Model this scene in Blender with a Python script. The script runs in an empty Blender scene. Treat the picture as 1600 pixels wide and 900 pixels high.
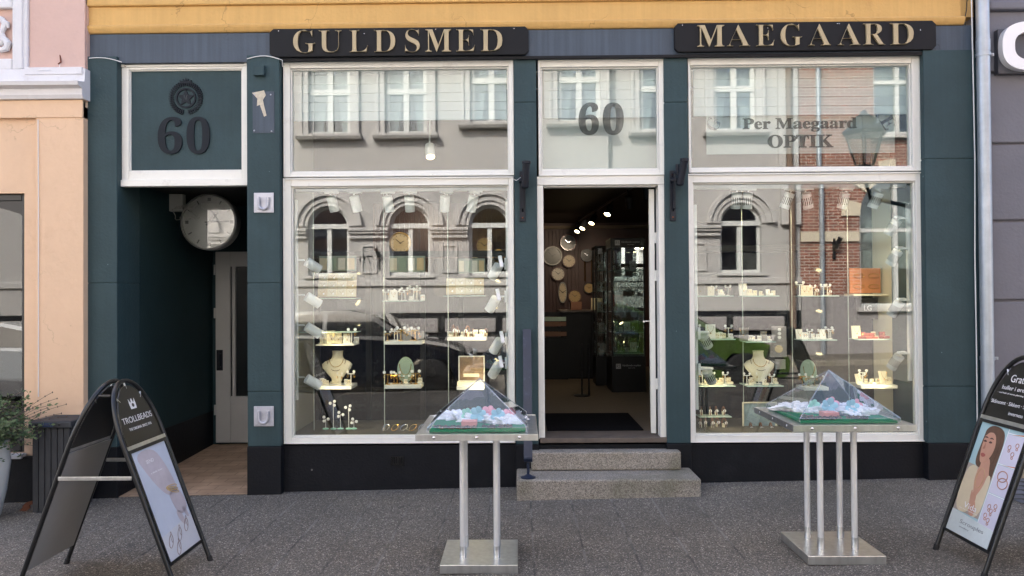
import bpy, bmesh, math, random
from mathutils import Vector, Matrix, Euler
random.seed(7)
SC = bpy.context.scene
COL = SC.collection
R_ = math.radians

# ------------------------------------------------------------------ camera
FPX, CAMD, CAMZ = 1155.0, 6.2, 1.6
cd = bpy.data.cameras.new('camera'); cam = bpy.data.objects.new('camera', cd); COL.objects.link(cam)
cd.sensor_width = 36; cd.lens = FPX/1600*36; cd.clip_end = 500; cd.clip_start = .05
CR = (Matrix.Rotation(R_(.570), 3, 'Z') @ Matrix.Rotation(R_(90.641), 3, 'X') @ Matrix.Rotation(R_(-.394), 3, 'Z'))
CC = Vector((0, -CAMD, CAMZ))
cam.matrix_world = Matrix.Translation(CC) @ CR.to_4x4()
SC.camera = cam
# ------------------------------------------------------------------ sky, sun, exposure
w = bpy.data.worlds.new("World"); SC.world = w; w.use_nodes = True
wn = w.node_tree; bg = wn.nodes['Background']
sky = wn.nodes.new('ShaderNodeTexSky'); sky.sky_type = 'NISHITA'; sky.sun_disc = False
sky.sun_elevation = R_(40.6); sky.sun_rotation = R_(-31); sky.air_density = .75; sky.dust_density = 4.0; sky.ozone_density = .3
wn.links.new(sky.outputs[0], bg.inputs[0]); bg.inputs[1].default_value = .15
sd = bpy.data.lights.new('sun', 'SUN'); sd.energy = 2.6; sd.angle = R_(.5); sd.color = (1, .95, .88)
so = bpy.data.objects.new('sun', sd); COL.objects.link(so)
so.rotation_euler = Vector((.45, -.75, -.75)).to_track_quat('-Z', 'Y').to_euler(); so.location = (-5, 9, 15)
SC.view_settings.view_transform = 'Standard'; SC.view_settings.look = 'None'
SC.view_settings.exposure = 2.32; SC.view_settings.gamma = 1
SC.render.engine = 'CYCLES'
SC.cycles.use_denoising = True
SC.cycles.max_bounces = 8; SC.cycles.transparent_max_bounces = 24; SC.cycles.glossy_bounces = 4; SC.cycles.diffuse_bounces = 4
SC.cycles.sample_clamp_indirect = 6; SC.cycles.caustics_reflective = False; SC.cycles.caustics_refractive = False

# ------------------------------------------------------------------ helpers
def F(px, py, Y=0.0):
    """point of the plane y=Y seen at photo pixel (px,py) -> (x,z)"""
    d = CR @ Vector(((px-800)/FPX, (450-py)/FPX, -1)); t = (Y+CAMD)/d.y
    return CC.x+d.x*t, CC.z+d.z*t
def fx(px, Y=0., py=450): return F(px, py, Y)[0]
def fz(py, Y=0., px=813): return F(px, py, Y)[1]
def rect(px0, py0, px1, py1, Y=0.):
    mx, my = (px0+px1)/2, (py0+py1)/2
    return fx(px0, Y, my), fx(px1, Y, my), fz(py1, Y, mx), fz(py0, Y, mx)
def gz(x): return .006+.0176*max(-14, min(14, x))

def lin(c):
    return tuple(((v/255)/12.92 if v/255 <= .04045 else ((v/255+.055)/1.055)**2.4) for v in c)

MATS = {}
SWAP = Matrix(((0, 1, 0, 0), (1, 0, 0, 0), (0, 0, 1, 0), (0, 0, 0, 1)))
def mat(name, col, rough=.6, metal=0., var=.0, vs=3., bump=0., bs=40., spec=.5, emit=None, es=1., streak=0., coat=0., grime=None, gs=1.5, chips=None, cracks=0.):
    if name in MATS: return MATS[name]
    m = bpy.data.materials.new(name); m.use_nodes = True; nt = m.node_tree; N = nt.nodes; L = nt.links
    b = N['Principled BSDF']; c = lin(col)
    b.inputs['Base Color'].default_value = (*c, 1); b.inputs['Roughness'].default_value = rough
    b.inputs['Metallic'].default_value = metal; b.inputs['Specular IOR Level'].default_value = spec
    b.inputs['Coat Weight'].default_value = coat
    tc = N.new('ShaderNodeTexCoord')
    src = None
    if var or streak or grime:
        nz = N.new('ShaderNodeTexNoise'); nz.inputs['Scale'].default_value = vs; nz.inputs['Detail'].default_value = 8; nz.inputs['Roughness'].default_value = .65
        L.new(tc.outputs['Object'], nz.inputs[0])
        mr = N.new('ShaderNodeMapRange'); mr.inputs[1].default_value = .3; mr.inputs[2].default_value = .7
        mr.inputs[3].default_value = 1-var; mr.inputs[4].default_value = 1+var
        L.new(nz.outputs[0], mr.inputs[0]); src = mr.outputs[0]
        if streak:
            mp = N.new('ShaderNodeMapping'); mp.inputs['Scale'].default_value = (28, 28, .9); L.new(tc.outputs['Object'], mp.inputs[0])
            n2 = N.new('ShaderNodeTexNoise'); n2.inputs['Scale'].default_value = 1; n2.inputs['Detail'].default_value = 4; L.new(mp.outputs[0], n2.inputs[0])
            m2 = N.new('ShaderNodeMapRange'); m2.inputs[1].default_value = .35; m2.inputs[2].default_value = .75; m2.inputs[3].default_value = 1-streak; m2.inputs[4].default_value = 1+streak
            L.new(n2.outputs[0], m2.inputs[0])
            mu = N.new('ShaderNodeMath'); mu.operation = 'MULTIPLY'; L.new(src, mu.inputs[0]); L.new(m2.outputs[0], mu.inputs[1]); src = mu.outputs[0]
        vm = N.new('ShaderNodeVectorMath'); vm.operation = 'SCALE'; vm.inputs[0].default_value = c; L.new(src, vm.inputs['Scale'])
        out = vm.outputs[0]
        if grime:
            n3 = N.new('ShaderNodeTexNoise'); n3.inputs['Scale'].default_value = gs; n3.inputs['Detail'].default_value = 10; n3.inputs['Roughness'].default_value = .75
            L.new(tc.outputs['Object'], n3.inputs[0])
            m3 = N.new('ShaderNodeMapRange'); m3.inputs[1].default_value = .56; m3.inputs[2].default_value = .72; m3.inputs[4].default_value = .7; L.new(n3.outputs[0], m3.inputs[0])
            mx = N.new('ShaderNodeMix'); mx.data_type = 'RGBA'; L.new(m3.outputs[0], mx.inputs[0]); L.new(out, mx.inputs[6]); mx.inputs[7].default_value = (*lin(grime), 1); out = mx.outputs[2]
        if cracks:
            nd = N.new('ShaderNodeTexNoise'); nd.inputs['Scale'].default_value = 3.; nd.inputs['Detail'].default_value = 6; L.new(tc.outputs['Object'], nd.inputs[0])
            va = N.new('ShaderNodeVectorMath'); va.operation = 'MULTIPLY_ADD'; L.new(nd.outputs['Color'], va.inputs[0]); va.inputs[1].default_value = (.9, .9, .9); L.new(tc.outputs['Object'], va.inputs[2])
            vc = N.new('ShaderNodeTexVoronoi'); vc.feature = 'DISTANCE_TO_EDGE'; vc.inputs['Scale'].default_value = .9; L.new(va.outputs[0], vc.inputs['Vector'])
            mc = N.new('ShaderNodeMapRange'); mc.inputs[1].default_value = 0; mc.inputs[2].default_value = .006; mc.inputs[3].default_value = cracks; mc.inputs[4].default_value = 0; L.new(vc.outputs[0], mc.inputs[0])
            nm = N.new('ShaderNodeTexNoise'); nm.inputs['Scale'].default_value = 1.9; L.new(tc.outputs['Object'], nm.inputs[0])
            mm = N.new('ShaderNodeMapRange'); mm.inputs[1].default_value = .5; mm.inputs[2].default_value = .6; L.new(nm.outputs[0], mm.inputs[0])
            mu2 = N.new('ShaderNodeMath'); mu2.operation = 'MULTIPLY'; L.new(mc.outputs[0], mu2.inputs[0]); L.new(mm.outputs[0], mu2.inputs[1])
            mx = N.new('ShaderNodeMix'); mx.data_type = 'RGBA'; L.new(mu2.outputs[0], mx.inputs[0]); L.new(out, mx.inputs[6]); mx.inputs[7].default_value = (c[0]*.3, c[1]*.3, c[2]*.3, 1); out = mx.outputs[2]
        if chips:
            vp = N.new('ShaderNodeTexVoronoi'); vp.inputs['Scale'].default_value = 6.5; L.new(tc.outputs['Object'], vp.inputs['Vector'])
            sc_ = N.new('ShaderNodeSeparateColor'); L.new(vp.outputs['Color'], sc_.inputs[0])
            th = N.new('ShaderNodeMath'); th.operation = 'MULTIPLY'; L.new(sc_.outputs[0], th.inputs[0]); L.new(sc_.outputs[1], th.inputs[1])
            t2 = N.new('ShaderNodeMath'); t2.operation = 'MULTIPLY'; L.new(th.outputs[0], t2.inputs[0]); t2.inputs[1].default_value = .075
            lt = N.new('ShaderNodeMath'); lt.operation = 'LESS_THAN'; L.new(vp.outputs['Distance'], lt.inputs[0]); L.new(t2.outputs[0], lt.inputs[1])
            mx = N.new('ShaderNodeMix'); mx.data_type = 'RGBA'; L.new(lt.outputs[0], mx.inputs[0]); L.new(out, mx.inputs[6]); mx.inputs[7].default_value = (*lin(chips), 1); out = mx.outputs[2]
        L.new(out, b.inputs['Base Color'])
    if bump:
        n4 = N.new('ShaderNodeTexNoise'); n4.inputs['Scale'].default_value = bs; n4.inputs['Detail'].default_value = 6; L.new(tc.outputs['Object'], n4.inputs[0])
        bp = N.new('ShaderNodeBump'); bp.inputs['Strength'].default_value = bump; bp.inputs['Distance'].default_value = .02; L.new(n4.outputs[0], bp.inputs['Height']); L.new(bp.outputs[0], b.inputs['Normal'])
    if emit:
        b.inputs['Emission Color'].default_value = (*lin(emit), 1); b.inputs['Emission Strength'].default_value = es
    MATS[name] = m; return m

def glassmat(name, base, gain, tint=(1, 1, 1), rough=0., bump=0., dirt=0.):
    m = bpy.data.materials.new(name); m.use_nodes = True; nt = m.node_tree; N = nt.nodes; L = nt.links; N.clear()
    o = N.new('ShaderNodeOutputMaterial'); t = N.new('ShaderNodeBsdfTransparent'); t.inputs[0].default_value = (*tint, 1)
    g = N.new('ShaderNodeBsdfGlossy'); g.inputs['Roughness'].default_value = rough; g.inputs[0].default_value = (1, 1, 1, 1)
    lw = N.new('ShaderNodeLayerWeight'); lw.inputs[0].default_value = .5
    pw = N.new('ShaderNodeMath'); pw.operation = 'POWER'; pw.inputs[1].default_value = 5; L.new(lw.outputs['Facing'], pw.inputs[0])
    ma = N.new('ShaderNodeMath'); ma.operation = 'MULTIPLY_ADD'; ma.inputs[1].default_value = .9*gain; ma.inputs[2].default_value = base+.04*gain; ma.use_clamp = True
    L.new(pw.outputs[0], ma.inputs[0])
    mx = N.new('ShaderNodeMixShader'); L.new(ma.outputs[0], mx.inputs[0]); L.new(t.outputs[0], mx.inputs[1]); L.new(g.outputs[0], mx.inputs[2])
    last = mx.outputs[0]
    tc = N.new('ShaderNodeTexCoord')
    if bump:
        n = N.new('ShaderNodeTexNoise'); n.inputs['Scale'].default_value = 1.0; n.inputs['Detail'].default_value = 1; L.new(tc.outputs['Object'], n.inputs[0])
        bp = N.new('ShaderNodeBump'); bp.inputs['Strength'].default_value = bump; bp.inputs['Distance'].default_value = .01
        L.new(n.outputs[0], bp.inputs['Height']); L.new(bp.outputs[0], g.inputs['Normal'])
    if dirt:
        n = N.new('ShaderNodeTexNoise'); n.inputs['Scale'].default_value = 6; n.inputs['Detail'].default_value = 8; L.new(tc.outputs['Object'], n.inputs[0])
        mr = N.new('ShaderNodeMapRange'); mr.inputs[1].default_value = .45; mr.inputs[2].default_value = .8; mr.inputs[3].default_value = dirt*.3; mr.inputs[4].default_value = dirt; L.new(n.outputs[0], mr.inputs[0])
        df = N.new('ShaderNodeBsdfDiffuse'); df.inputs[0].default_value = (.6, .62, .62, 1)
        m2 = N.new('ShaderNodeMixShader'); L.new(mr.outputs[0], m2.inputs[0]); L.new(last, m2.inputs[1]); L.new(df.outputs[0], m2.inputs[2]); last = m2.outputs[0]
    L.new(last, o.inputs[0]); MATS[name] = m; return m

class MB:
    def __init__(s): s.b = bmesh.new()
    def box(s, x0, x1, y0, y1, z0, z1, bev=0., M=None):
        if x1 < x0: x0, x1 = x1, x0
        if y1 < y0: y0, y1 = y1, y0
        if z1 < z0: z0, z1 = z1, z0
        r = bmesh.ops.create_cube(s.b, size=1); v = r['verts']
        for p in v: p.co = Vector(((x0+x1)/2+p.co.x*(x1-x0), (y0+y1)/2+p.co.y*(y1-y0), (z0+z1)/2+p.co.z*(z1-z0)))
        if bev:
            es = list({e for p in v for e in p.link_edges})
            q = bmesh.ops.bevel(s.b, geom=es, offset=min(bev, .45*min(x1-x0, y1-y0, z1-z0)), segments=2, affect='EDGES', profile=.5)
            v = list({p for f in q['faces'] for p in f.verts} | {p for p in v if p.is_valid})
        if M: bmesh.ops.transform(s.b, matrix=M, verts=v)
        return s
    def cyl(s, p0, p1, r0, r1=None, n=16, caps=True):
        p0, p1 = Vector(p0), Vector(p1); r1 = r0 if r1 is None else r1; d = p1-p0
        q = bmesh.ops.create_cone(s.b, cap_ends=caps, segments=n, radius1=max(r0, 1e-5), radius2=max(r1, 1e-5), depth=d.length)
        bmesh.ops.transform(s.b, matrix=Matrix.Translation((p0+p1)/2) @ d.to_track_quat('Z', 'Y').to_matrix().to_4x4(), verts=q['verts'])
        return s
    def ring(s, p0, p1, ro, ri, n=24):
        "tube wall, open both ends, with end rims"
        p0, p1 = Vector(p0), Vector(p1); Q = (p1-p0).to_track_quat('Z', 'Y').to_matrix()
        L = []
        for c, r in ((p0, ro), (p1, ro), (p1, ri), (p0, ri)):
            L.append([s.b.verts.new(c+Q @ Vector((r*math.cos(a), r*math.sin(a), 0))) for a in [2*math.pi*i/n for i in range(n)]])
        for k in range(4):
            A, B = L[k], L[(k+1) % 4]
            for i in range(n): s.b.faces.new((A[i], A[(i+1) % n], B[(i+1) % n], B[i]))
        return s
    def sph(s, c, r, sc=(1, 1, 1), u=16, v=10, M=None):
        q = bmesh.ops.create_uvsphere(s.b, u_segments=u, v_segments=v, radius=r)
        MM = Matrix.Translation(c) @ (M.to_4x4() if M else Matrix()) @ Matrix.Diagonal((*sc, 1))
        bmesh.ops.transform(s.b, matrix=MM, verts=q['verts']); return s
    def tube(s, pts, r, n=8, closed=False):
        pts = [Vector(p) for p in pts]; rs = r if isinstance(r, (list, tuple)) else [r]*len(pts); rings = []; m = len(pts); up = None
        for i, p in enumerate(pts):
            a = pts[i-1] if (i or closed) else p; b = pts[(i+1) % m] if (i < m-1 or closed) else p
            d = (b-a).normalized()
            if up is None: up = d.orthogonal()
            up = (up-d*up.dot(d)).normalized(); sd_ = d.cross(up)
            rings.append([s.b.verts.new(p+rs[i]*(math.cos(t)*up+math.sin(t)*sd_)) for t in [2*math.pi*k/n for k in range(n)]])
        for i in range(m if closed else m-1):
            A, B = rings[i], rings[(i+1) % m]
            for k in range(n): s.b.faces.new((A[k], A[(k+1) % n], B[(k+1) % n], B[k]))
        if not closed:
            s.b.faces.new(rings[0][::-1]); s.b.faces.new(rings[-1])
        return s
    def lathe(s, prof, c=(0, 0, 0), n=24, M=None):
        rings = []; c = Vector(c)
        for r, z in prof:
            rings.append([s.b.verts.new(c+((M @ Vector((r*math.cos(a), r*math.sin(a), z))) if M else Vector((r*math.cos(a), r*math.sin(a), z)))) for a in [2*math.pi*i/n for i in range(n)]])
        for A, B in zip(rings, rings[1:]):
            for i in range(n): s.b.faces.new((A[i], A[(i+1) % n], B[(i+1) % n], B[i]))
        if prof[0][0] > 1e-4: s.b.faces.new(rings[0][::-1])
        if prof[-1][0] > 1e-4: s.b.faces.new(rings[-1])
        return s
    def prism(s, poly, y0, y1, M=None):
        "2-D polygon (x,z) extruded from y0 to y1"
        A = [s.b.verts.new(Vector((x, y0, z))) for x, z in poly]; B = [s.b.verts.new(Vector((x, y1, z))) for x, z in poly]; n = len(poly)
        s.b.faces.new(A); s.b.faces.new(B[::-1])
        for i in range(n): s.b.faces.new((A[i], B[i], B[(i+1) % n], A[(i+1) % n]))
        if M: bmesh.ops.transform(s.b, matrix=M, verts=A+B)
        return s
    def quad(s, *p): s.b.faces.new([s.b.verts.new(Vector(q)) for q in p]); return s
    def build(s, name, m, parent=None, local=False, smooth=False, label=None, world_origin=False):
        me = bpy.data.meshes.new(name); bmesh.ops.recalc_face_normals(s.b, faces=s.b.faces)
        o = bpy.data.objects.new(name, me); COL.objects.link(o)
        off = Vector()
        if parent:
            o.parent = parent
            if not local: off = absloc(parent)
        elif not world_origin and s.b.verts:
            xs = [v.co for v in s.b.verts]; off = Vector(((min(p.x for p in xs)+max(p.x for p in xs))/2, (min(p.y for p in xs)+max(p.y for p in xs))/2, min(p.z for p in xs)))
            o.location = off
        if off.length: bmesh.ops.translate(s.b, vec=-off, verts=s.b.verts)
        s.b.to_mesh(me); s.b.free(); me.materials.append(m if not isinstance(m, str) else MATS[m])
        if smooth:
            me.polygons.foreach_set('use_smooth', [True]*len(me.polygons)); me.set_sharp_from_angle(angle=R_(40))
        if label: o['label'] = label
        return o
def absloc(o):
    v = Vector(o.location)
    while o.parent: o = o.parent; v += Vector(o.location)
    return v
def tag(o, label=None, cat=None, group=None, kind=None):
    if label: o['label'] = label
    if cat: o['category'] = cat
    if group: o['group'] = group
    if kind: o['kind'] = kind
    return o
def thing(name, label, cat, loc=(0, 0, 0), group=None, rotz=0.):
    o = bpy.data.objects.new(name, None); COL.objects.link(o); o.location = loc; o.rotation_euler = (0, 0, rotz); o.empty_display_size = .1
    return tag(o, label, cat, group)
def copy_tree(o, parent=None):
    c = o.copy(); COL.objects.link(c); c.parent = parent
    for ch in list(o.children): copy_tree(ch, c)
    return c
def dup(o, loc, label, rotz=None, group=None, scale=None):
    c = copy_tree(o); c.location = loc; c['label'] = label
    if rotz is not None: c.rotation_euler = (0, 0, rotz)
    if group: c['group'] = group
    if scale: c.scale = (scale,)*3
    return c
def struct(mb, name, m): return tag(mb.build(name, m), kind='structure')

def serif(s):
    o = ''
    for c in s:
        if 'A' <= c <= 'Z': o += chr(0x1D400+ord(c)-65)
        elif 'a' <= c <= 'z': o += chr(0x1D41A+ord(c)-97)
        elif '0' <= c <= '9': o += chr(0x1D7CE+ord(c)-48)
        else: o += c
    return o
def glyphs(body, ext=.0, off=0., res=4, space=1.):
    c = bpy.data.curves.new('txt', 'FONT'); c.body = body; c.extrude = ext; c.offset = off; c.resolution_u = res; c.space_character = space
    o = bpy.data.objects.new('txt', c); me = bpy.data.meshes.new_from_object(o)
    bpy.data.objects.remove(o); bpy.data.curves.remove(c)
    return me
def fit_text(body, name, m, parent, box, O, U, V, thick=.002, off=0., keep=False, space=1., align='c', bend=None):
    """flat lettering: bounding box (u0,u1,v0,v1) on the plane O + u U + v V, raised by thickness"""
    me = glyphs(body, 1, off, space=space); U, V, O = Vector(U), Vector(V), Vector(O); Nn = U.cross(V).normalized()
    xs = [v.co.x for v in me.vertices]; ys = [v.co.y for v in me.vertices]
    x0, x1, y0, y1 = min(xs), max(xs), min(ys), max(ys); u0, u1, v0, v1 = box
    sv = (v1-v0)/(y1-y0); su = (u1-u0)/(x1-x0)
    if keep:
        su = sv; wd = (x1-x0)*su; cu = (u0+u1)/2
        u0 = cu-wd/2 if align == 'c' else u0
    for v in me.vertices:
        uu = u0+(v.co.x-x0)*su; vv = v0+(v.co.y-y0)*sv
        if bend: uu, vv = bend(uu, vv)
        v.co = O+U*uu+V*vv+Nn*(thick if v.co.z > 0 else thick*.02)
    o = bpy.data.objects.new(name, me); COL.objects.link(o); me.materials.append(m); me.name = name
    if parent:
        o.parent = parent; off_ = absloc(parent)
        me.transform(Matrix.Translation(-off_))
    return o

# ------------------------------------------------------------------ materials
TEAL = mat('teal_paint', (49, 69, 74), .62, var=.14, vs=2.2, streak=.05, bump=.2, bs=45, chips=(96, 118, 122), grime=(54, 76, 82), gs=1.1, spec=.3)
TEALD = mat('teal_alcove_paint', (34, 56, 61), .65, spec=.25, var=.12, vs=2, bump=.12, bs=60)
BLUEG = mat('blue_grey_paint', (66, 78, 92), .6, var=.08, vs=3, streak=.16, bump=.1, bs=50, grime=(58, 68, 80), cracks=.8)
OCHRE = mat('ochre_render', (208, 168, 104), .85, var=.06, vs=2.5, streak=.05, bump=.25, bs=35, grime=(184, 144, 88), gs=1.3, cracks=.6)
PLINTH = mat('black_plinth_paint', (20, 22, 27), .55, var=.15, vs=4, bump=.15, bs=50, grime=(32, 34, 38), gs=2, spec=.2, chips=(120, 120, 118))
WHITE = mat('white_gloss_paint', (230, 230, 224), .35, var=.03, vs=5, bump=.04, bs=25, grime=(196, 194, 190), gs=5, chips=(150, 140, 130))
SIGNB = mat('sign_board_black', (20, 21, 25), .6, var=.08, vs=6, spec=.25)
GOLDL = mat('gold_lettering', (176, 160, 126), .5, var=.06, vs=20)
DARKL = mat('dark_lettering', (20, 27, 36), .6, spec=.25)
PEACH = mat('peach_render', (222, 190, 160), .85, var=.05, vs=1.6, bump=.35, bs=14, grime=(206, 172, 142), gs=1.2, cracks=.35)
PINK = mat('pink_render', (206, 176, 166), .85, var=.06, vs=2, bump=.3, bs=18, grime=(180, 154, 146), gs=1.8, cracks=.7)
CREAMW = mat('white_stucco', (214, 214, 218), .7, var=.05, vs=4, bump=.15, bs=30, grime=(186, 182, 180), gs=3)
GREYW = mat('purple_grey_render', (116, 116, 124), .8, var=.06, vs=2.5, bump=.2, bs=40)
ZINC = mat('galvanised_zinc', (172, 180, 188), .42, .55, var=.12, vs=7, streak=.12)
STEEL = mat('brushed_steel', (206, 208, 208), .3, .92, var=.08, vs=12, streak=.1)
TUBEM = mat('satin_steel_tube', (226, 228, 230), .42, .5, var=.04, vs=12)
BLACKM = mat('black_powder_coat', (24, 25, 27), .32, .0, spec=.5)
GREYP = mat('grey_backing_panel', (150, 150, 150), .6, var=.05)
BLACKP = mat('black_gloss_panel', (18, 18, 19), .3)
IRON = mat('dark_blue_iron', (20, 25, 36), .5, .1, var=.35, vs=25, grime=(56, 40, 38), gs=14, spec=.35)
RAILB = mat('blue_painted_rail', (26, 38, 62), .42, .0, var=.15, vs=9, grime=(78, 90, 112), gs=12)
GRANITE = None
DARKW = mat('dark_interior_paint', (24, 21, 19), .7, var=.1)
CEILM = mat('brown_ceiling', (60, 48, 36), .8)
CARPET = mat('beige_carpet', (112, 98, 80), .95, var=.08, vs=20, bump=.3, bs=200)
MATB = mat('black_doormat', (16, 17, 21), .95, spec=.1, bump=.4, bs=200)
SLATM = mat('walnut_slats', (62, 30, 22), .5, var=.2, vs=8)
FRAMEB = mat('black_cabinet', (14, 14, 15), .45, spec=.25)
SPOTW = mat('white_spot_housing', (236, 238, 240), .4)
SPOTS = mat('silver_spot_housing', (206, 210, 214), .4, .2)
HOLE = mat('dark_slot', (20, 20, 20), .6)
LAMP = mat('lit_lamp_face', (255, 238, 200), .5, emit=(255, 226, 170), es=14)
LAMPOFF = mat('lamp_lens', (40, 42, 46), .2)
SHELFW = mat('white_acrylic', (232, 232, 228), .3)
CREAM = mat('cream_display_linen', (226, 220, 200), .8, bump=.1, bs=200)
SAGE = mat('sage_display_velvet', (150, 172, 158), .85)
GOLD = mat('gold_metal', (214, 170, 92), .25, 1.)
SILVER = mat('silver_metal', (216, 218, 222), .22, 1.)
TAGW = mat('white_price_tag', (240, 240, 240), .5)
BROWNB = mat('brown_leather', (112, 74, 50), .5)
REDB = mat('red_box_card', (150, 60, 48), .5)
ORANGE = mat('orange_board', (196, 124, 78), .7)
BEIGE = mat('beige_card', (214, 196, 160), .7)
GREENF = mat('green_felt', (22, 120, 78), .95, bump=.3, bs=150)
CLOTHW = mat('white_crumpled_cloth', (236, 238, 244), .8, bump=.8, bs=30)
CABLEW = mat('white_cable', (224, 224, 224), .5)
OPPGREY = mat('grey_town_render', (176, 174, 172), .85, var=.04, vs=1.3, bump=.1, bs=20)
OPPTRIM = mat('town_trim', (186, 184, 182), .8, var=.03)
OPPWHITE = mat('town_white_paint', (206, 208, 206), .5)
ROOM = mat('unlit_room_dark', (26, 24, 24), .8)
CURT = mat('pale_curtain', (200, 206, 204), .9, streak=.2)
BLINDM = mat('white_blind', (180, 190, 194), .7)
RUBBER = mat('tyre_rubber', (26, 26, 28), .8)
WIN = glassmat('shop_window_glass', .045, 1.0, (.94, .97, .95), bump=.009, dirt=.008)
WIN2 = glassmat('house_window_glass', .10, 1.0, (.8, .84, .84), bump=.05)
ACRYL = glassmat('clear_acrylic', .03, 1.2, (.95, .98, 1), dirt=.05)
CASEG = glassmat('showcase_glass', .05, 1.2, (.92, .97, .96))
EDGEG = mat('glass_shelf_edge', (190, 214, 208), .15, spec=.8)

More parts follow.
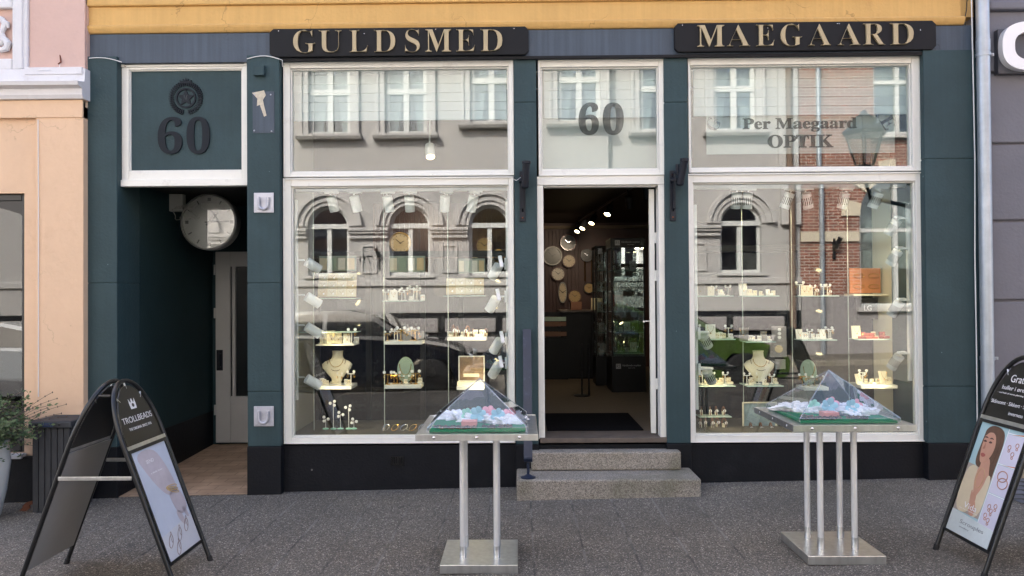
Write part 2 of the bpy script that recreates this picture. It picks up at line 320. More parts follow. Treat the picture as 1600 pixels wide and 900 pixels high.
def node_mat(name, fn, rough=.8):
    m = bpy.data.materials.new(name); m.use_nodes = True; N = m.node_tree.nodes; L = m.node_tree.links; b = N['Principled BSDF']; b.inputs['Roughness'].default_value = rough
    fn(N, L, b); MATS[name] = m; return m
def mathn(N, L, op, a, b=None, c=None, clamp=False):
    n = N.new('ShaderNodeMath'); n.operation = op; n.use_clamp = clamp
    for i, v in enumerate((a, b, c)):
        if v is None: continue
        if isinstance(v, (int, float)): n.inputs[i].default_value = v
        else: L.new(v, n.inputs[i])
    return n.outputs[0]
def agg(joints):
    def f(N, L, b):
        tc = N.new('ShaderNodeTexCoord'); P = tc.outputs['Object']
        v = N.new('ShaderNodeTexVoronoi'); v.inputs['Scale'].default_value = 165; L.new(P, v.inputs['Vector'])
        sp = N.new('ShaderNodeSeparateColor'); L.new(v.outputs['Color'], sp.inputs[0])
        cr = N.new('ShaderNodeValToRGB'); e = cr.color_ramp; e.elements[0].position = 0; e.elements[0].color = (*lin((68, 65, 61)), 1)
        for p, c in ((.35, (86, 82, 76)), (.6, (102, 96, 88)), (.82, (120, 112, 101)), (.95, (150, 142, 130)), (1., (198, 190, 178))):
            q = e.elements.new(p) if p < 1 else e.elements[-1]; q.color = (*lin(c), 1)
            if p == 1.: q.position = 1
        L.new(sp.outputs[0], cr.inputs[0])
        n = N.new('ShaderNodeTexNoise'); n.inputs['Scale'].default_value = .9; n.inputs['Detail'].default_value = 7; L.new(P, n.inputs[0])
        mr = N.new('ShaderNodeMapRange'); mr.inputs[1].default_value = .3; mr.inputs[2].default_value = .7; mr.inputs[3].default_value = .92; mr.inputs[4].default_value = 1.3; L.new(n.outputs[0], mr.inputs[0])
        vm = N.new('ShaderNodeVectorMath'); vm.operation = 'SCALE'; L.new(cr.outputs[0], vm.inputs[0]); L.new(mr.outputs[0], vm.inputs['Scale']); out = vm.outputs[0]
        vg = N.new('ShaderNodeTexVoronoi'); vg.inputs['Scale'].default_value = 2.3; L.new(P, vg.inputs['Vector']); sg = N.new('ShaderNodeSeparateColor'); L.new(vg.outputs['Color'], sg.inputs[0])
        gsp = mathn(N, L, 'MULTIPLY', mathn(N, L, 'LESS_THAN', vg.outputs['Distance'], mathn(N, L, 'MULTIPLY', sg.outputs[0], .07)), mathn(N, L, 'GREATER_THAN', sg.outputs[1], .45))
        gsp = mathn(N, L, 'MULTIPLY', gsp, .45); gm = N.new('ShaderNodeMix'); gm.data_type = 'RGBA'; L.new(gsp, gm.inputs[0]); L.new(out, gm.inputs[6]); gm.inputs[7].default_value = (.03, .03, .03, 1); out = gm.outputs[2]
        ns = N.new('ShaderNodeTexNoise'); ns.inputs['Scale'].default_value = .55; ns.inputs['Detail'].default_value = 9; ns.inputs['Roughness'].default_value = .7; L.new(P, ns.inputs[0])
        ms_ = N.new('ShaderNodeMapRange'); ms_.inputs[1].default_value = .52; ms_.inputs[2].default_value = .64; ms_.inputs[4].default_value = .3; L.new(ns.outputs[0], ms_.inputs[0])
        g2 = N.new('ShaderNodeMix'); g2.data_type = 'RGBA'; L.new(ms_.outputs[0], g2.inputs[0]); L.new(out, g2.inputs[6]); g2.inputs[7].default_value = (*lin((70, 66, 58)), 1); out = g2.outputs[2]
        if joints:
            sx = N.new('ShaderNodeSeparateXYZ'); L.new(P, sx.inputs[0])
            n2 = N.new('ShaderNodeTexNoise'); n2.inputs['Scale'].default_value = 3; L.new(P, n2.inputs[0])
            xx = mathn(N, L, 'MULTIPLY_ADD', n2.outputs[0], .008, sx.outputs[0])
            u = mathn(N, L, 'MULTIPLY', mathn(N, L, 'ADD', xx, -.08), 1/.3125)
            col = mathn(N, L, 'FLOOR', u)
            d = mathn(N, L, 'MULTIPLY', mathn(N, L, 'ABSOLUTE', mathn(N, L, 'SUBTRACT', mathn(N, L, 'FRACT', mathn(N, L, 'ADD', u, .5)), .5)), .3125)
            line = mathn(N, L, 'SUBTRACT', 1, mathn(N, L, 'MULTIPLY', d, 1/.011), clamp=True)
            yy = mathn(N, L, 'ADD', sx.outputs[1], mathn(N, L, 'MULTIPLY', col, .29))
            d2 = mathn(N, L, 'MULTIPLY', mathn(N, L, 'ABSOLUTE', mathn(N, L, 'SUBTRACT', mathn(N, L, 'FRACT', mathn(N, L, 'MULTIPLY', yy, 1/.94)), .5)), .94)
            l2 = mathn(N, L, 'MULTIPLY', mathn(N, L, 'SUBTRACT', 1, mathn(N, L, 'MULTIPLY', d2, 1/.004), clamp=True), .35)
            line = mathn(N, L, 'MAXIMUM', line, l2)
            fade = mathn(N, L, 'MULTIPLY', mathn(N, L, 'SUBTRACT', 2.0, sx.outputs[0]), 1.4, clamp=True)
            line = mathn(N, L, 'MULTIPLY', line, fade)
            mk = N.new('ShaderNodeMapRange'); mk.inputs[1].default_value = .35; mk.inputs[2].default_value = .6; mk.inputs[3].default_value = .25; mk.inputs[4].default_value = .8
            n3 = N.new('ShaderNodeTexNoise'); n3.inputs['Scale'].default_value = 1.7; n3.inputs['Detail'].default_value = 5; L.new(P, n3.inputs[0]); L.new(n3.outputs[0], mk.inputs[0])
            line = mathn(N, L, 'MULTIPLY', line, mk.outputs[0])
            # joints are filled with pale sand left of the door, darker grit elsewhere
            mx = N.new('ShaderNodeMix'); mx.data_type = 'RGBA'; L.new(line, mx.inputs[0]); L.new(out, mx.inputs[6])
            n4 = N.new('ShaderNodeTexNoise'); n4.inputs['Scale'].default_value = 2.6; L.new(P, n4.inputs[0])
            c2 = N.new('ShaderNodeValToRGB'); c2.color_ramp.elements[0].position = .46; c2.color_ramp.elements[0].color = (.02, .02, .02, 1); c2.color_ramp.elements[1].position = .56; c2.color_ramp.elements[1].color = (.26, .25, .23, 1)
            L.new(n4.outputs[0], c2.inputs[0]); L.new(c2.outputs[0], mx.inputs[7]); out = mx.outputs[2]
        L.new(out, b.inputs['Base Color'])
        bp = N.new('ShaderNodeBump'); bp.inputs['Strength'].default_value = .5; bp.inputs['Distance'].default_value = .004; L.new(v.outputs['Distance'], bp.inputs['Height']); L.new(bp.outputs[0], b.inputs['Normal'])
    return f
PAVE = node_mat('exposed_aggregate_slabs', agg(True), .75)
ASPH = node_mat('asphalt', agg(False), .8)
def granite(N, L, b):
    tc = N.new('ShaderNodeTexCoord'); P = tc.outputs['Object']
    v = N.new('ShaderNodeTexVoronoi'); v.inputs['Scale'].default_value = 170; L.new(P, v.inputs['Vector']); sp = N.new('ShaderNodeSeparateColor'); L.new(v.outputs['Color'], sp.inputs[0])
    cr = N.new('ShaderNodeValToRGB'); e = cr.color_ramp.elements; e[0].color = (*lin((108, 102, 94)), 1); e[1].color = (*lin((178, 170, 158)), 1); L.new(sp.outputs[0], cr.inputs[0])
    n = N.new('ShaderNodeTexNoise'); n.inputs['Scale'].default_value = 3; n.inputs['Detail'].default_value = 6; L.new(P, n.inputs[0])
    mr = N.new('ShaderNodeMapRange'); mr.inputs[1].default_value = .48; mr.inputs[2].default_value = .72; mr.inputs[4].default_value = .55; L.new(n.outputs[0], mr.inputs[0])
    mx = N.new('ShaderNodeMix'); mx.data_type = 'RGBA'; L.new(mr.outputs[0], mx.inputs[0]); L.new(cr.outputs[0], mx.inputs[6]); mx.inputs[7].default_value = (*lin((92, 92, 70)), 1)
    L.new(mx.outputs[2], b.inputs['Base Color'])
    bp = N.new('ShaderNodeBump'); bp.inputs['Strength'].default_value = .35; bp.inputs['Distance'].default_value = .006; L.new(v.outputs['Distance'], bp.inputs['Height']); L.new(bp.outputs[0], b.inputs['Normal'])
GRANITE = node_mat('granite', granite, .8)
def brickf(sc, c1, c2, mo, w=.24, h=.075, ms=.012, zmode=True, bumps=.4):
    def f(N, L, b):
        tc = N.new('ShaderNodeTexCoord'); sx = N.new('ShaderNodeSeparateXYZ'); L.new(tc.outputs['Object'], sx.inputs[0]); cx = N.new('ShaderNodeCombineXYZ')
        L.new(sx.outputs[0], cx.inputs[0]); L.new(sx.outputs[2 if zmode else 1], cx.inputs[1])
        bt = N.new('ShaderNodeTexBrick'); bt.inputs['Scale'].default_value = 1; bt.inputs['Brick Width'].default_value = w; bt.inputs['Row Height'].default_value = h; bt.inputs['Mortar Size'].default_value = ms
        bt.inputs['Color1'].default_value = (*lin(c1), 1); bt.inputs['Color2'].default_value = (*lin(c2), 1); bt.inputs['Mortar'].default_value = (*lin(mo), 1); L.new(cx.outputs[0], bt.inputs[0])
        n = N.new('ShaderNodeTexNoise'); n.inputs['Scale'].default_value = 4; n.inputs['Detail'].default_value = 8; L.new(tc.outputs['Object'], n.inputs[0])
        mr = N.new('ShaderNodeMapRange'); mr.inputs[1].default_value = .3; mr.inputs[2].default_value = .7; mr.inputs[3].default_value = .75; mr.inputs[4].default_value = 1.2; L.new(n.outputs[0], mr.inputs[0])
        vm = N.new('ShaderNodeVectorMath'); vm.operation = 'SCALE'; L.new(bt.outputs[0], vm.inputs[0]); L.new(mr.outputs[0], vm.inputs['Scale']); L.new(vm.outputs[0], b.inputs['Base Color'])
        bp = N.new('ShaderNodeBump'); bp.invert = True; bp.inputs['Strength'].default_value = bumps; bp.inputs['Distance'].default_value = .01; L.new(bt.outputs['Fac'], bp.inputs['Height']); L.new(bp.outputs[0], b.inputs['Normal'])
    return f
BRICK = node_mat('red_brick', brickf(1, (146, 88, 70), (122, 70, 56), (176, 168, 158)), .85)
TILES = node_mat('clay_floor_tiles', brickf(1, (186, 156, 128), (176, 146, 118), (150, 124, 102), w=.22, h=.11, ms=.005, zmode=False, bumps=.1), .7)
COBBLE = node_mat('cobbles', brickf(1, (118, 118, 122), (94, 94, 98), (60, 58, 54), w=.16, h=.12, ms=.014, zmode=False, bumps=.8), .8)
ROUGHS = mat('rock_faced_granite', (150, 146, 146), .9, var=.2, vs=12, bump=1.0, bs=10)

# ------------------------------------------------------------------ ground
def sheet(x0, x1, y0, y1, dz, n=14):
    mb = MB(); xs = [x0+(x1-x0)*i/n for i in range(n+1)]
    for a, b in zip(xs, xs[1:]): mb.quad((a, y0, gz(a)+dz), (b, y0, gz(b)+dz), (b, y1, gz(b)+dz), (a, y1, gz(a)+dz))
    bmesh.ops.remove_doubles(mb.b, verts=mb.b.verts, dist=1e-5)
    return mb
o = struct(sheet(-14, 14, -6.28, .6, 0, 28), 'pavement', PAVE); o.location = (0, 0, 0)
o.data.transform(Matrix.Translation((0, -2.84, gz(-14))))
kb = MB()
for i in range(28):
    a = -14+i; kb.box(a+.003, a+.997, -6.44, -6.283, gz(a)-.16, gz(a+.5)+.004, .008)
struct(kb, 'kerb', GRANITE)
struct(sheet(-14, 14, -10.2, -6.44, -.12), 'road', ASPH)
kb = MB()
for i in range(28):
    a = -14+i; kb.box(a+.003, a+.997, -10.36, -10.203, gz(a)-.16, gz(a+.5)-.01, .008)
struct(kb, 'far_kerb', GRANITE)
struct(sheet(-14, 14, -12.4, -10.36, -.015), 'far_pavement', PAVE)
g = MB(); g.quad((-150, -150, -.45), (150, -150, -.45), (150, 150, -.45), (-150, 150, -.45)); struct(g, 'ground', ASPH)
x0, x1 = fx(1556, -.5, 760), 6.5
struct(sheet(x0, x1, -1.0, -.12, .006, 6), 'cobble_strip', COBBLE)

# ------------------------------------------------------------------ the shop building
S = thing('shop_building', 'jeweller shopfront with teal pilasters, white window frames and ochre wall above', 'building', (.9, 0, 0))
XL, XR = fx(137), fx(1527)
ALX0, ALX1 = fx(190, 0, 500), fx(391, 0, 500)
PLT = {}          # top of plinth
zpl = fz(693)
# upper wall (ochre) with lip moulding
ztop = fz(48)
mb = MB(); xr2 = fx(1503, -.06, 40)
mb.box(XL-.01, XR, .0, .4, fz(34), 6.7)
mb.box(XL-.01, xr2, -.055, -.002, fz(34, -.05), fz(4, -.05), .008)
mb.box(XL-.01, xr2, -.08, -.003, fz(2, -.08), 4.2, .012)
mb.build('upper_wall', OCHRE, S)
mb = MB(); zl0, zl1 = fz(43.5, -.07, 813), fz(31, -.07, 813)
mb.prism([(-.062, zl0+.01), (-.05, zl0-.003), (0, zl0-.003), (0, zl1-.002), (-.06, zl1-.002), (-.078, zl1-.018), (-.074, zl1-.035)], XL-.01, xr2+.02, SWAP)
mb.build('cornice_lip', OCHRE, S)
# fascia
mb = MB(); mb.box(XL+.04, XR-.03, -.04, .3, fz(95), zl0-.006, .004); mb.build('fascia', BLUEG, S)
mb = MB(); mb.box(fx(443), XR-.12, -.06, -.042, fz(96), fz(91), .004); mb.build('fascia_shadow_strip', SIGNB, S)  # shadow line under the fascia, put in as a thin black strip
mb = MB(); mb.box(fx(135), fx(143), -.075, -.0405, fz(92, 0, 137), fz(50, 0, 137), .003); mb.build('end_cap', WHITE, S)
# pilasters
def pil(px0, px1, y0, y1, ptop, zb, joints, bev=.03, m=TEAL, px_y=0.):
    xa, xb = fx(px0), fx(px1); mb = MB(); zt = fz(ptop, 0, (px0+px1)/2)
    cuts = sorted([fz(j, 0, (px0+px1)/2) for j in joints]); a = zb
    for c in cuts+[zt]:
        mb.box(xa, xb, y0, y1, a, c-(.0 if c == zt else .006), .006)
        if c != zt: mb.box(xa+.006, xb-.006, y0+.006, y1, c-.008, c+.002)
        a = c
    return mb.build('pilaster', m, S), (xa, xb, y0, y1)
gb = lambda x: gz(x)-.06
for px0, px1, pt, js in ((137, 190, 92, (442,)), (391, 442, 90, (442, 610)), (805, 840, 92, (161,)), (1039, 1076, 90, (161,)), (1440, 1528, 82, (250, 602))):
    yy = -.03 if px0 > 800 and px0 < 1100 else -.07
    if px0 < 300 or px0 > 1100: yy = -.07
    o_, (xa, xb, y0, y1) = pil(px0, px1, yy, .5 if px0 != 137 else .3, pt, zpl, js)
    pz = zpl if px0 != 137 else fz(693, 0, 160)
    MB().box(xa-.004, xb+.004, y0-.006, y1, gb(xa), zpl-.001, .006).build('pilaster_plinth', PLINTH, S)
# plinth walls below windows
for a, b in ((442, 805), (805, 1076), (1076, 1440)):
    MB().box(fx(a)+.005, fx(b)-.005, .0, .4, gb(fx(a)), zpl-.012).build('plinth', PLINTH, S)
# vent grille
x0, x1, z0, z1 = rect(611, 713, 631, 727, 0)
mb = MB(); mb.box(x0, x1, -.012, .01, z0, z0+.012).box(x0, x1, -.012, .01, z1-.008, z1).box(x0, x0+.008, -.012, .01, z0, z1).box(x1-.008, x1, -.012, .01, z0, z1)
for i in range(5): mb.box(x0+.012+i*.02, x0+.02+i*.02, -.01, .01, z0+.01, z1-.01)
mb.build('vent_grille', BLACKP, S)

# windows
def frame_ring(mb, xo0, xo1, zo0, zo1, xi0, xi1, zi0, zi1, y0, y1, bev=.004):
    mb.box(xo0, xi0, y0, y1, zo0, zo1, bev); mb.box(xi1, xo1, y0, y1, zo0, zo1, bev)
    mb.box(xi0+.0005, xi1-.0005, y0+.001, y1, zi1, zo1, bev); mb.box(xi0+.0005, xi1-.0005, y0+.001, y1, zo0, zi0, bev)
def window(pxo, pyo, pxi, pyi, name='window', tilt=0., label=None):
    xo0, xo1 = fx(pxo[0], 0, (pyo[0]+pyo[1])/2), fx(pxo[1], 0, (pyo[0]+pyo[1])/2); cx = (pxo[0]+pxo[1])/2
    zo1, zo0 = fz(pyo[0], 0, cx), fz(pyo[1], 0, cx); xi0, xi1 = fx(pxi[0]), fx(pxi[1]); zi1, zi0 = fz(pyi[0], 0, cx), fz(pyi[1], 0, cx)
    mb = MB(); frame_ring(mb, xo0, xo1, zo0, zo1, xi0, xi1, zi0, zi1, .0, .09)
    # raised outer bead and inner glazing bead
    b = .012
    frame_ring(mb, xo0+.002, xo1-.002, zo0+.002, zo1-.002, xo0+.002+b, xo1-.002-b, zo0+.002+b, zo1-.002-b, -.014, -.001, .003)
    frame_ring(mb, xi0+.001, xi1-.001, zi0+.001, zi1-.001, xi0+b, xi1-b, zi0+b, zi1-b, .022, .07, .003)
    f = mb.build('window_frame', WHITE, S)
    M = Matrix.Translation(((xi0+xi1)/2, .046, (zi0+zi1)/2)) @ Matrix.Rotation(tilt, 4, 'Z') @ Matrix.Translation((-(xi0+xi1)/2, -.046, -(zi0+zi1)/2))
    MB().box(xi0+b+.001, xi1-b-.001, .042, .050, zi0+b+.001, zi1-b-.001, M=M).build('pane', WIN, f)
    return f, (xi0, xi1, zi0, zi1)
window((443, 803), (95, 276), (454, 797), (105, 268), tilt=0)
WL = window((443, 804), (277, 693), (455, 796), (290, 683))[1]
window((841, 1039), (93, 275), (847, 1032), (104, 265), tilt=R_(-.5))
window((1075, 1439), (89, 269), (1081, 1429), (100, 262), tilt=R_(.1))
WR = window((1075, 1446), (270, 691), (1084, 1433), (284, 680))[1]
# alcove transom: frame with painted panel
x0, x1, z0, z1 = rect(190, 97, 388, 290); xi0, xi1, zi0, zi1 = rect(201, 108, 378, 267)
mb = MB(); frame_ring(mb, x0, x1, z0, z1, xi0, xi1, zi0, zi1, .0, .1)
frame_ring(mb, x0+.002, x1-.002, z1-.04, z1+.0, x0+.03, x1-.03, z1-.028, z1-.012, -.014, -.001)
frame_ring(mb, xi0+.001, xi1-.001, zi0+.001, zi1-.001, xi0+.01, xi1-.01, zi0+.01, zi1-.01, .012, .05)
mb.box(x0-.0, x1+.006, -.02, .06, z0-.006, z0+.05, .004)
tf = mb.build('transom_frame', WHITE, S)
MB().box(xi0+.008, xi1-.008, .03, .06, zi0+.008, zi1-.008).build('transom_panel', TEAL, tf)
ZAL = z0

# alcove (passage)
AD = 1.85
ag = gz(-2.9)
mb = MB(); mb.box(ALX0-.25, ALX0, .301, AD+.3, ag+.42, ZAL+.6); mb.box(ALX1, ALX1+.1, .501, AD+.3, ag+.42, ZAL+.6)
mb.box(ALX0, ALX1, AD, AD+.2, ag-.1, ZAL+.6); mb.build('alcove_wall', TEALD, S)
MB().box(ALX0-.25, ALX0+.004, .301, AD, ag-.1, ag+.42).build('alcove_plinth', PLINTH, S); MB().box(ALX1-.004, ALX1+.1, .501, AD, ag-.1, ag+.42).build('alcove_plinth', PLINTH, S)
MB().box(ALX0, ALX1, .1, AD, ZAL+.05, ZAL+.3).build('alcove_ceiling', DARKW, S)
mb = MB(); mb.quad((ALX0-.05, -.06, gz(ALX0)+.004), (ALX1, -.06, gz(ALX1)+.004), (ALX1, AD, gz(ALX1)+.06), (ALX0-.05, AD, gz(ALX0)+.06)); mb.build('alcove_floor', TILES, S)
# alcove door
dx0, dz1 = F(340, 394, AD); dz0 = F(340, 690, AD)[1]; dx1 = dx0+.86; yd = AD-.06
mb = MB(); frame_ring(mb, dx0, dx1, dz0, dz1, dx0+.16, dx1-.16, dz0+.5, dz1-.16, yd, AD-.01)
mb.box((dx0+dx1)/2-.25, (dx0+dx1)/2-.215, yd+.002, AD-.012, dz0+.5, dz1-.16)
DG = mat('grey_door_paint', (178, 178, 176), .5, var=.05)
ad = mb.build('alcove_door', DG, S)
mb = MB()
mb.box(dx0+.161, dx1-.161, yd+.02, AD-.02, dz0+.501, dz1-.161); mb.build('door_pane', glassmat('ribbed_dark_glass', .2, .5, (.1, .1, .1)), ad)
mb = MB(); hx = F(347, 560, AD)[0]; hz0, hz1 = F(347, 578, AD)[1], F(347, 546, AD)[1]
mb.box(hx-.035, hx+.035, yd-.012, yd-.001, hz0, hz1, .004); mb.cyl((hx+.01, yd-.05, hz0+.03), (hx+.01, yd-.05, hz1-.03), .01)
mb.cyl((hx+.01, yd-.05, hz0+.04), (hx+.01, yd-.01, hz0+.04), .006).cyl((hx+.01, yd-.05, hz1-.04), (hx+.01, yd-.01, hz1-.04), .006); mb.build('door_handle', IRON, ad)
for z in (dz1-.25, dz1-.72, dz0+.3): MB().box(dx0-.014, dx0+.006, yd-.014, yd-.001, z, z+.11, .003).build('hinge', DG, ad)

# main door: frame, threshold, open leaf
x0, x1 = fx(840), fx(1045); xi0, xi1 = fx(850), fx(1030); zt0, zt1 = fz(276), fz(290); zb = fz(684)
mb = MB(); mb.box(x0, xi0, .0, .12, zb-.01, zt1, .004); mb.box(xi1, x1, .0, .12, zb-.01, zt1, .004); mb.box(x0+.001, x1-.001, -.002, .12, zt1+.001, zt0, .004); mb.box(xi0+.01, xi1-.01, .03, .1, zt1-.012, zt1, .003)
mb.build('door_frame', WHITE, S)
WOOD = mat('weathered_oak', (96, 86, 78), .7, var=.2, vs=10, bump=.3)
MB().box(x0+.01, x1-.01, -.02, .3, fz(692), fz(684), .006).build('threshold', WOOD, S)
ZF = fz(684)-.005
mb = MB(); lx1 = xi1-.012; lx0 = lx1-.045
frame_ring(mb, .125, 1.02, ZF+.012, zt1-.02, .215, .93, ZF+.16, zt1-.12, lx0, lx1)
HM = Matrix.Translation((lx1, .125, 0)) @ Matrix.Rotation(R_(-9.5), 4, 'Z') @ Matrix.Translation((-lx1, -.125, 0))
bmesh.ops.transform(mb.b, matrix=HM @ SWAP, verts=mb.b.verts); dl = mb.build('door_leaf', WHITE, S)
mb = MB(); mb.box(lx0+.018, lx0+.026, .216, .929, ZF+.161, zt1-.121, M=HM); mb.build('door_pane', CASEG, dl)
mb = MB(); mb.cyl((lx0-.05, .97, 1.35), (lx0-.05, .87, 1.35), .009).cyl((lx0-.05, .97, 1.35), (lx0+.001, .97, 1.35), .009); bmesh.ops.transform(mb.b, matrix=HM, verts=mb.b.verts); mb.build('door_handle', SILVER, dl)
for z in (fz(380), fz(440), fz(612)): MB().cyl((xi1-.006, .118, z), (xi1-.006, .118, z+.09), .009).build('hinge', WHITE, dl)

# interior shell
RX0, RX1, RD, RC = ALX1+.1, XR-.1, 6.2, 2.82
MB().box(RX0-.02, RX0, .5, RD, .2, 3.6).build('interior_side_wall', DARKW, S); MB().box(RX1, RX1+.1, .5, RD, .2, 3.6).build('interior_side_wall', DARKW, S)
MB().box(RX0, RX1, .92, RD, RC, 3.6).build('shop_ceiling', CEILM, S)
MB().box(RX0, RX1, .4, .919, 3.6, 3.7).build('window_ceiling', CREAM, S)
floor = MB(); floor.box(RX0, RX1, .3, RD, ZF-.1, ZF); floor.build('shop_floor', CARPET, S)
MB().box(fx(852)+.02, lx0-.03, .32, 1.25, ZF+.001, ZF+.012, .003).build('doormat_recess', MATB, S)
# slatted back wall
mb = MB(); mb.box(RX0, RX1, RD, RD+.1, ZF, RC+.3)
x = RX0
while x < 1.0: mb.box(x, x+.03, RD-.035, RD-.001, ZF+.05, RC-.12); x += .062
mb.box(1.0, RX1, RD-.02, RD-.001, ZF, RC)
mb.build('slatted_back_wall', SLATM, S)
mb = MB(); mb.box(RX0, RX1, RD-.09, RD-.037, RC-.1, RC-.05); mb.build('picture_rail', mat('pale_rail', (120, 104, 84), .7), S)
# bright daylight comes in through the real window openings only; window beds
def bed(x0, x1, z, tag_):
    MB().box(x0-.0, x1+.0, .092, .92, z-.05, z).build(tag_, mat('window_bed_linen', (80, 76, 68), .8, var=.1), S)
bx0, bx1 = fx(443), fx(804); bed(bx0, bx1, WL[2]-.01, 'window_bed')
cx0, cx1 = fx(1075), fx(1446); bed(cx0, cx1, WR[2]-.01, 'window_bed')
# side returns of the window bays
SIDEM = mat('bay_side_linen', (150, 148, 138), .8)
for xa, xb, m in ((bx1-.0, bx1+.03, SIDEM), (bx0-.03, bx0, SIDEM), (cx0-.03, cx0, DARKW), (cx1, cx1+.03, CREAM)):
    MB().box(xa, xb, .1, .92, WL[2]-.05, 3.6).build('window_bay_side', m, S)
# low black framed partitions behind the two windows
def partition(x0, x1, zt, posts):
    p = MB(); Y = .93
    p.box(x0, x1, Y, Y+.05, zt-.06, zt)
    for q in posts: p.box(q-.025, q+.025, Y+.001, Y+.049, WL[2]-.04, zt-.061)
    o = p.build('display_partition', FRAMEB, S)
    MB().box(x0, x1, Y+.02, Y+.028, WL[2]-.04, zt-.07).build('partition_pane', glassmat('tinted_partition', .0, .5, (.42, .45, .44)), o)
partition(bx0, bx1, fz(391, .93), (bx0+.03, fx(575, .93), fx(660, .93), fx(720, .93)))
partition(cx0, cx1, fz(386, .93), (fx(1235, .93), fx(1330, .93), fx(1402, .93)))

# blinds in the three upper windows
BX = [(454, 797, 188), (847, 1032, 184), (1081, 1429, 180)]
for (a, b, pz), lab in zip(BX, ('white pleated blind half lowered in the upper left window', 'white pleated blind half lowered in the fanlight above the shop door', 'white pleated blind half lowered in the upper right window')):
    x0, x1 = fx(a, .14)+.03, fx(b, .14)-.02; z = fz(pz, .14, (a+b)/2); mb = MB(); zz = z
    while zz < 3.55:
        mb.prism([(.135, zz), (.155, zz+.001), (.15, zz+.078), (.14, zz+.078)], x0, x1, SWAP); zz += .079
    tag(mb.build('window_blind', BLINDM), lab, 'blind', 'blinds in the upper windows')

# ------------------------------------------------------------------ stone steps
yl, yu = -.42, -.13
zl = fz(750, yl); zu = fz(707, yu)
t = thing('entrance_steps', 'two worn granite steps below the open shop door', 'steps', (fx(948, -.3), -.2, gz(.8)))
def slab(px0, px1, y0, y1, z0, z1):
    mb = MB(); mb.box(fx(px0, y0), fx(px1, y0), y0, y1, z0, z1, .014); return mb.build('step', GRANITE, t, smooth=False)
slab(805, 1093, yl, .0-.007, -.05, zl); slab(828, 1062, yu, .28, zl+.003, zu)
# handrail
hx = fx(823, -.2); 
t = thing('handrail', 'dark blue flat iron handrail with peeling paint beside the steps', 'handrail', (hx, -.3, zl))
mb = MB(); pa, pb = Vector((-.05, fz(516, -.05))), Vector((-.36, fz(715, -.36))); dd = (pb-pa).normalized(); nn = Vector((-dd.y, dd.x))*.035
c = [pa+nn, pa-nn]+[pb-nn*math.cos(a)+dd*.035*math.sin(a) for a in [math.pi*i/8 for i in range(9)]]
mb.prism([(q.x, q.y) for q in c], hx-.034, hx+.034, SWAP)
mb.box(hx-.03, hx+.03, -.08, -.03, pa.y-.12, pa.y-.02, .003)
mb.build('rail_bar', RAILB, t); MB().cyl((hx, -.35, zl+.01), (hx, -.35, pb.y+.02), .011).build('post', RAILB, t, smooth=True)
MB().lathe([(.058, 0), (.058, .008), (.03, .018), (.012, .03), (0, .031)], (hx, -.35, zl)).build('foot_plate', RAILB, t, smooth=True)

# ------------------------------------------------------------------ signs
def signboard(px0, py0, px1, py1, word, boxes, top, bot, lab):
    Y = -.085; x0, x1, z0, z1 = rect(px0, py0, px1, py1, Y)
    zl_, zr_ = (fz(py0+(2 if 1 else 0), Y, px0), fz(py0, Y, px1)); t = thing('sign_board', lab, 'sign', ((x0+x1)/2, Y+.03, z0))
    c = .03; mb = MB(); mb.prism([(x0+c, z0), (x1-c, z0), (x1, z0+c), (x1, z1-c), (x1-c, z1), (x0+c, z1), (x0, z1-c), (x0, z0+c)], Y, Y+.028)
    bmesh.ops.bevel(mb.b, geom=[e for e in mb.b.edges if abs(e.verts[0].co.y-Y) < 1e-5 and abs(e.verts[1].co.y-Y) < 1e-5], offset=.004, segments=2, affect='EDGES')
    mb.box(x0+.3, x1-.3, Y+.0285, -.0405, z0+.03, z1-.03)
    mb.build('board', SIGNB, t)
    n = len(word)
    for i, (ch, (a, b)) in enumerate(zip(word, boxes)):
        cx = (a+b)/2; u = (cx-px0)/(px1-px0)
        zt, zb = fz(top[0]+(top[1]-top[0])*u, Y, cx), fz(bot[0]+(bot[1]-bot[0])*u, Y, cx)
        if ch in 'GS': zt += .004; zb -= .004
        fit_text(serif(ch), 'letter', GOLDL, t, (fx(a, Y, 62), fx(b, Y, 62), zb, zt), (0, Y-.001, 0), (1, 0, 0), (0, 0, 1), .018, off=-.02 if ch != 'M' else -.006)
    for px in (px0+16, px0+150, px0+262, px1-20, px1-150):
        MB().sph((fx(px, Y), Y-.002, z1-.05+.03*((px*7) % 3-1)), .005, u=8, v=5).build('fixing_screw', SILVER, t)
signboard(421, 43, 826, 87, 'GULDSMED', [(459, 493), (499, 534), (547, 575), (585, 618), (633, 656), (665, 705), (713, 742), (751, 785)], (49, 46), (83, 80.5), 'black board with cut corners lettered GULDSMED in gold')
signboard(1054, 34, 1463, 79, 'MAEGAARD', [(1089, 1131), (1135, 1171), (1181, 1209), (1219, 1252), (1262, 1297), (1308, 1343), (1348, 1382), (1390, 1426)], (41, 36.5), (74, 70), 'black board with cut corners lettered MAEGAARD in gold')
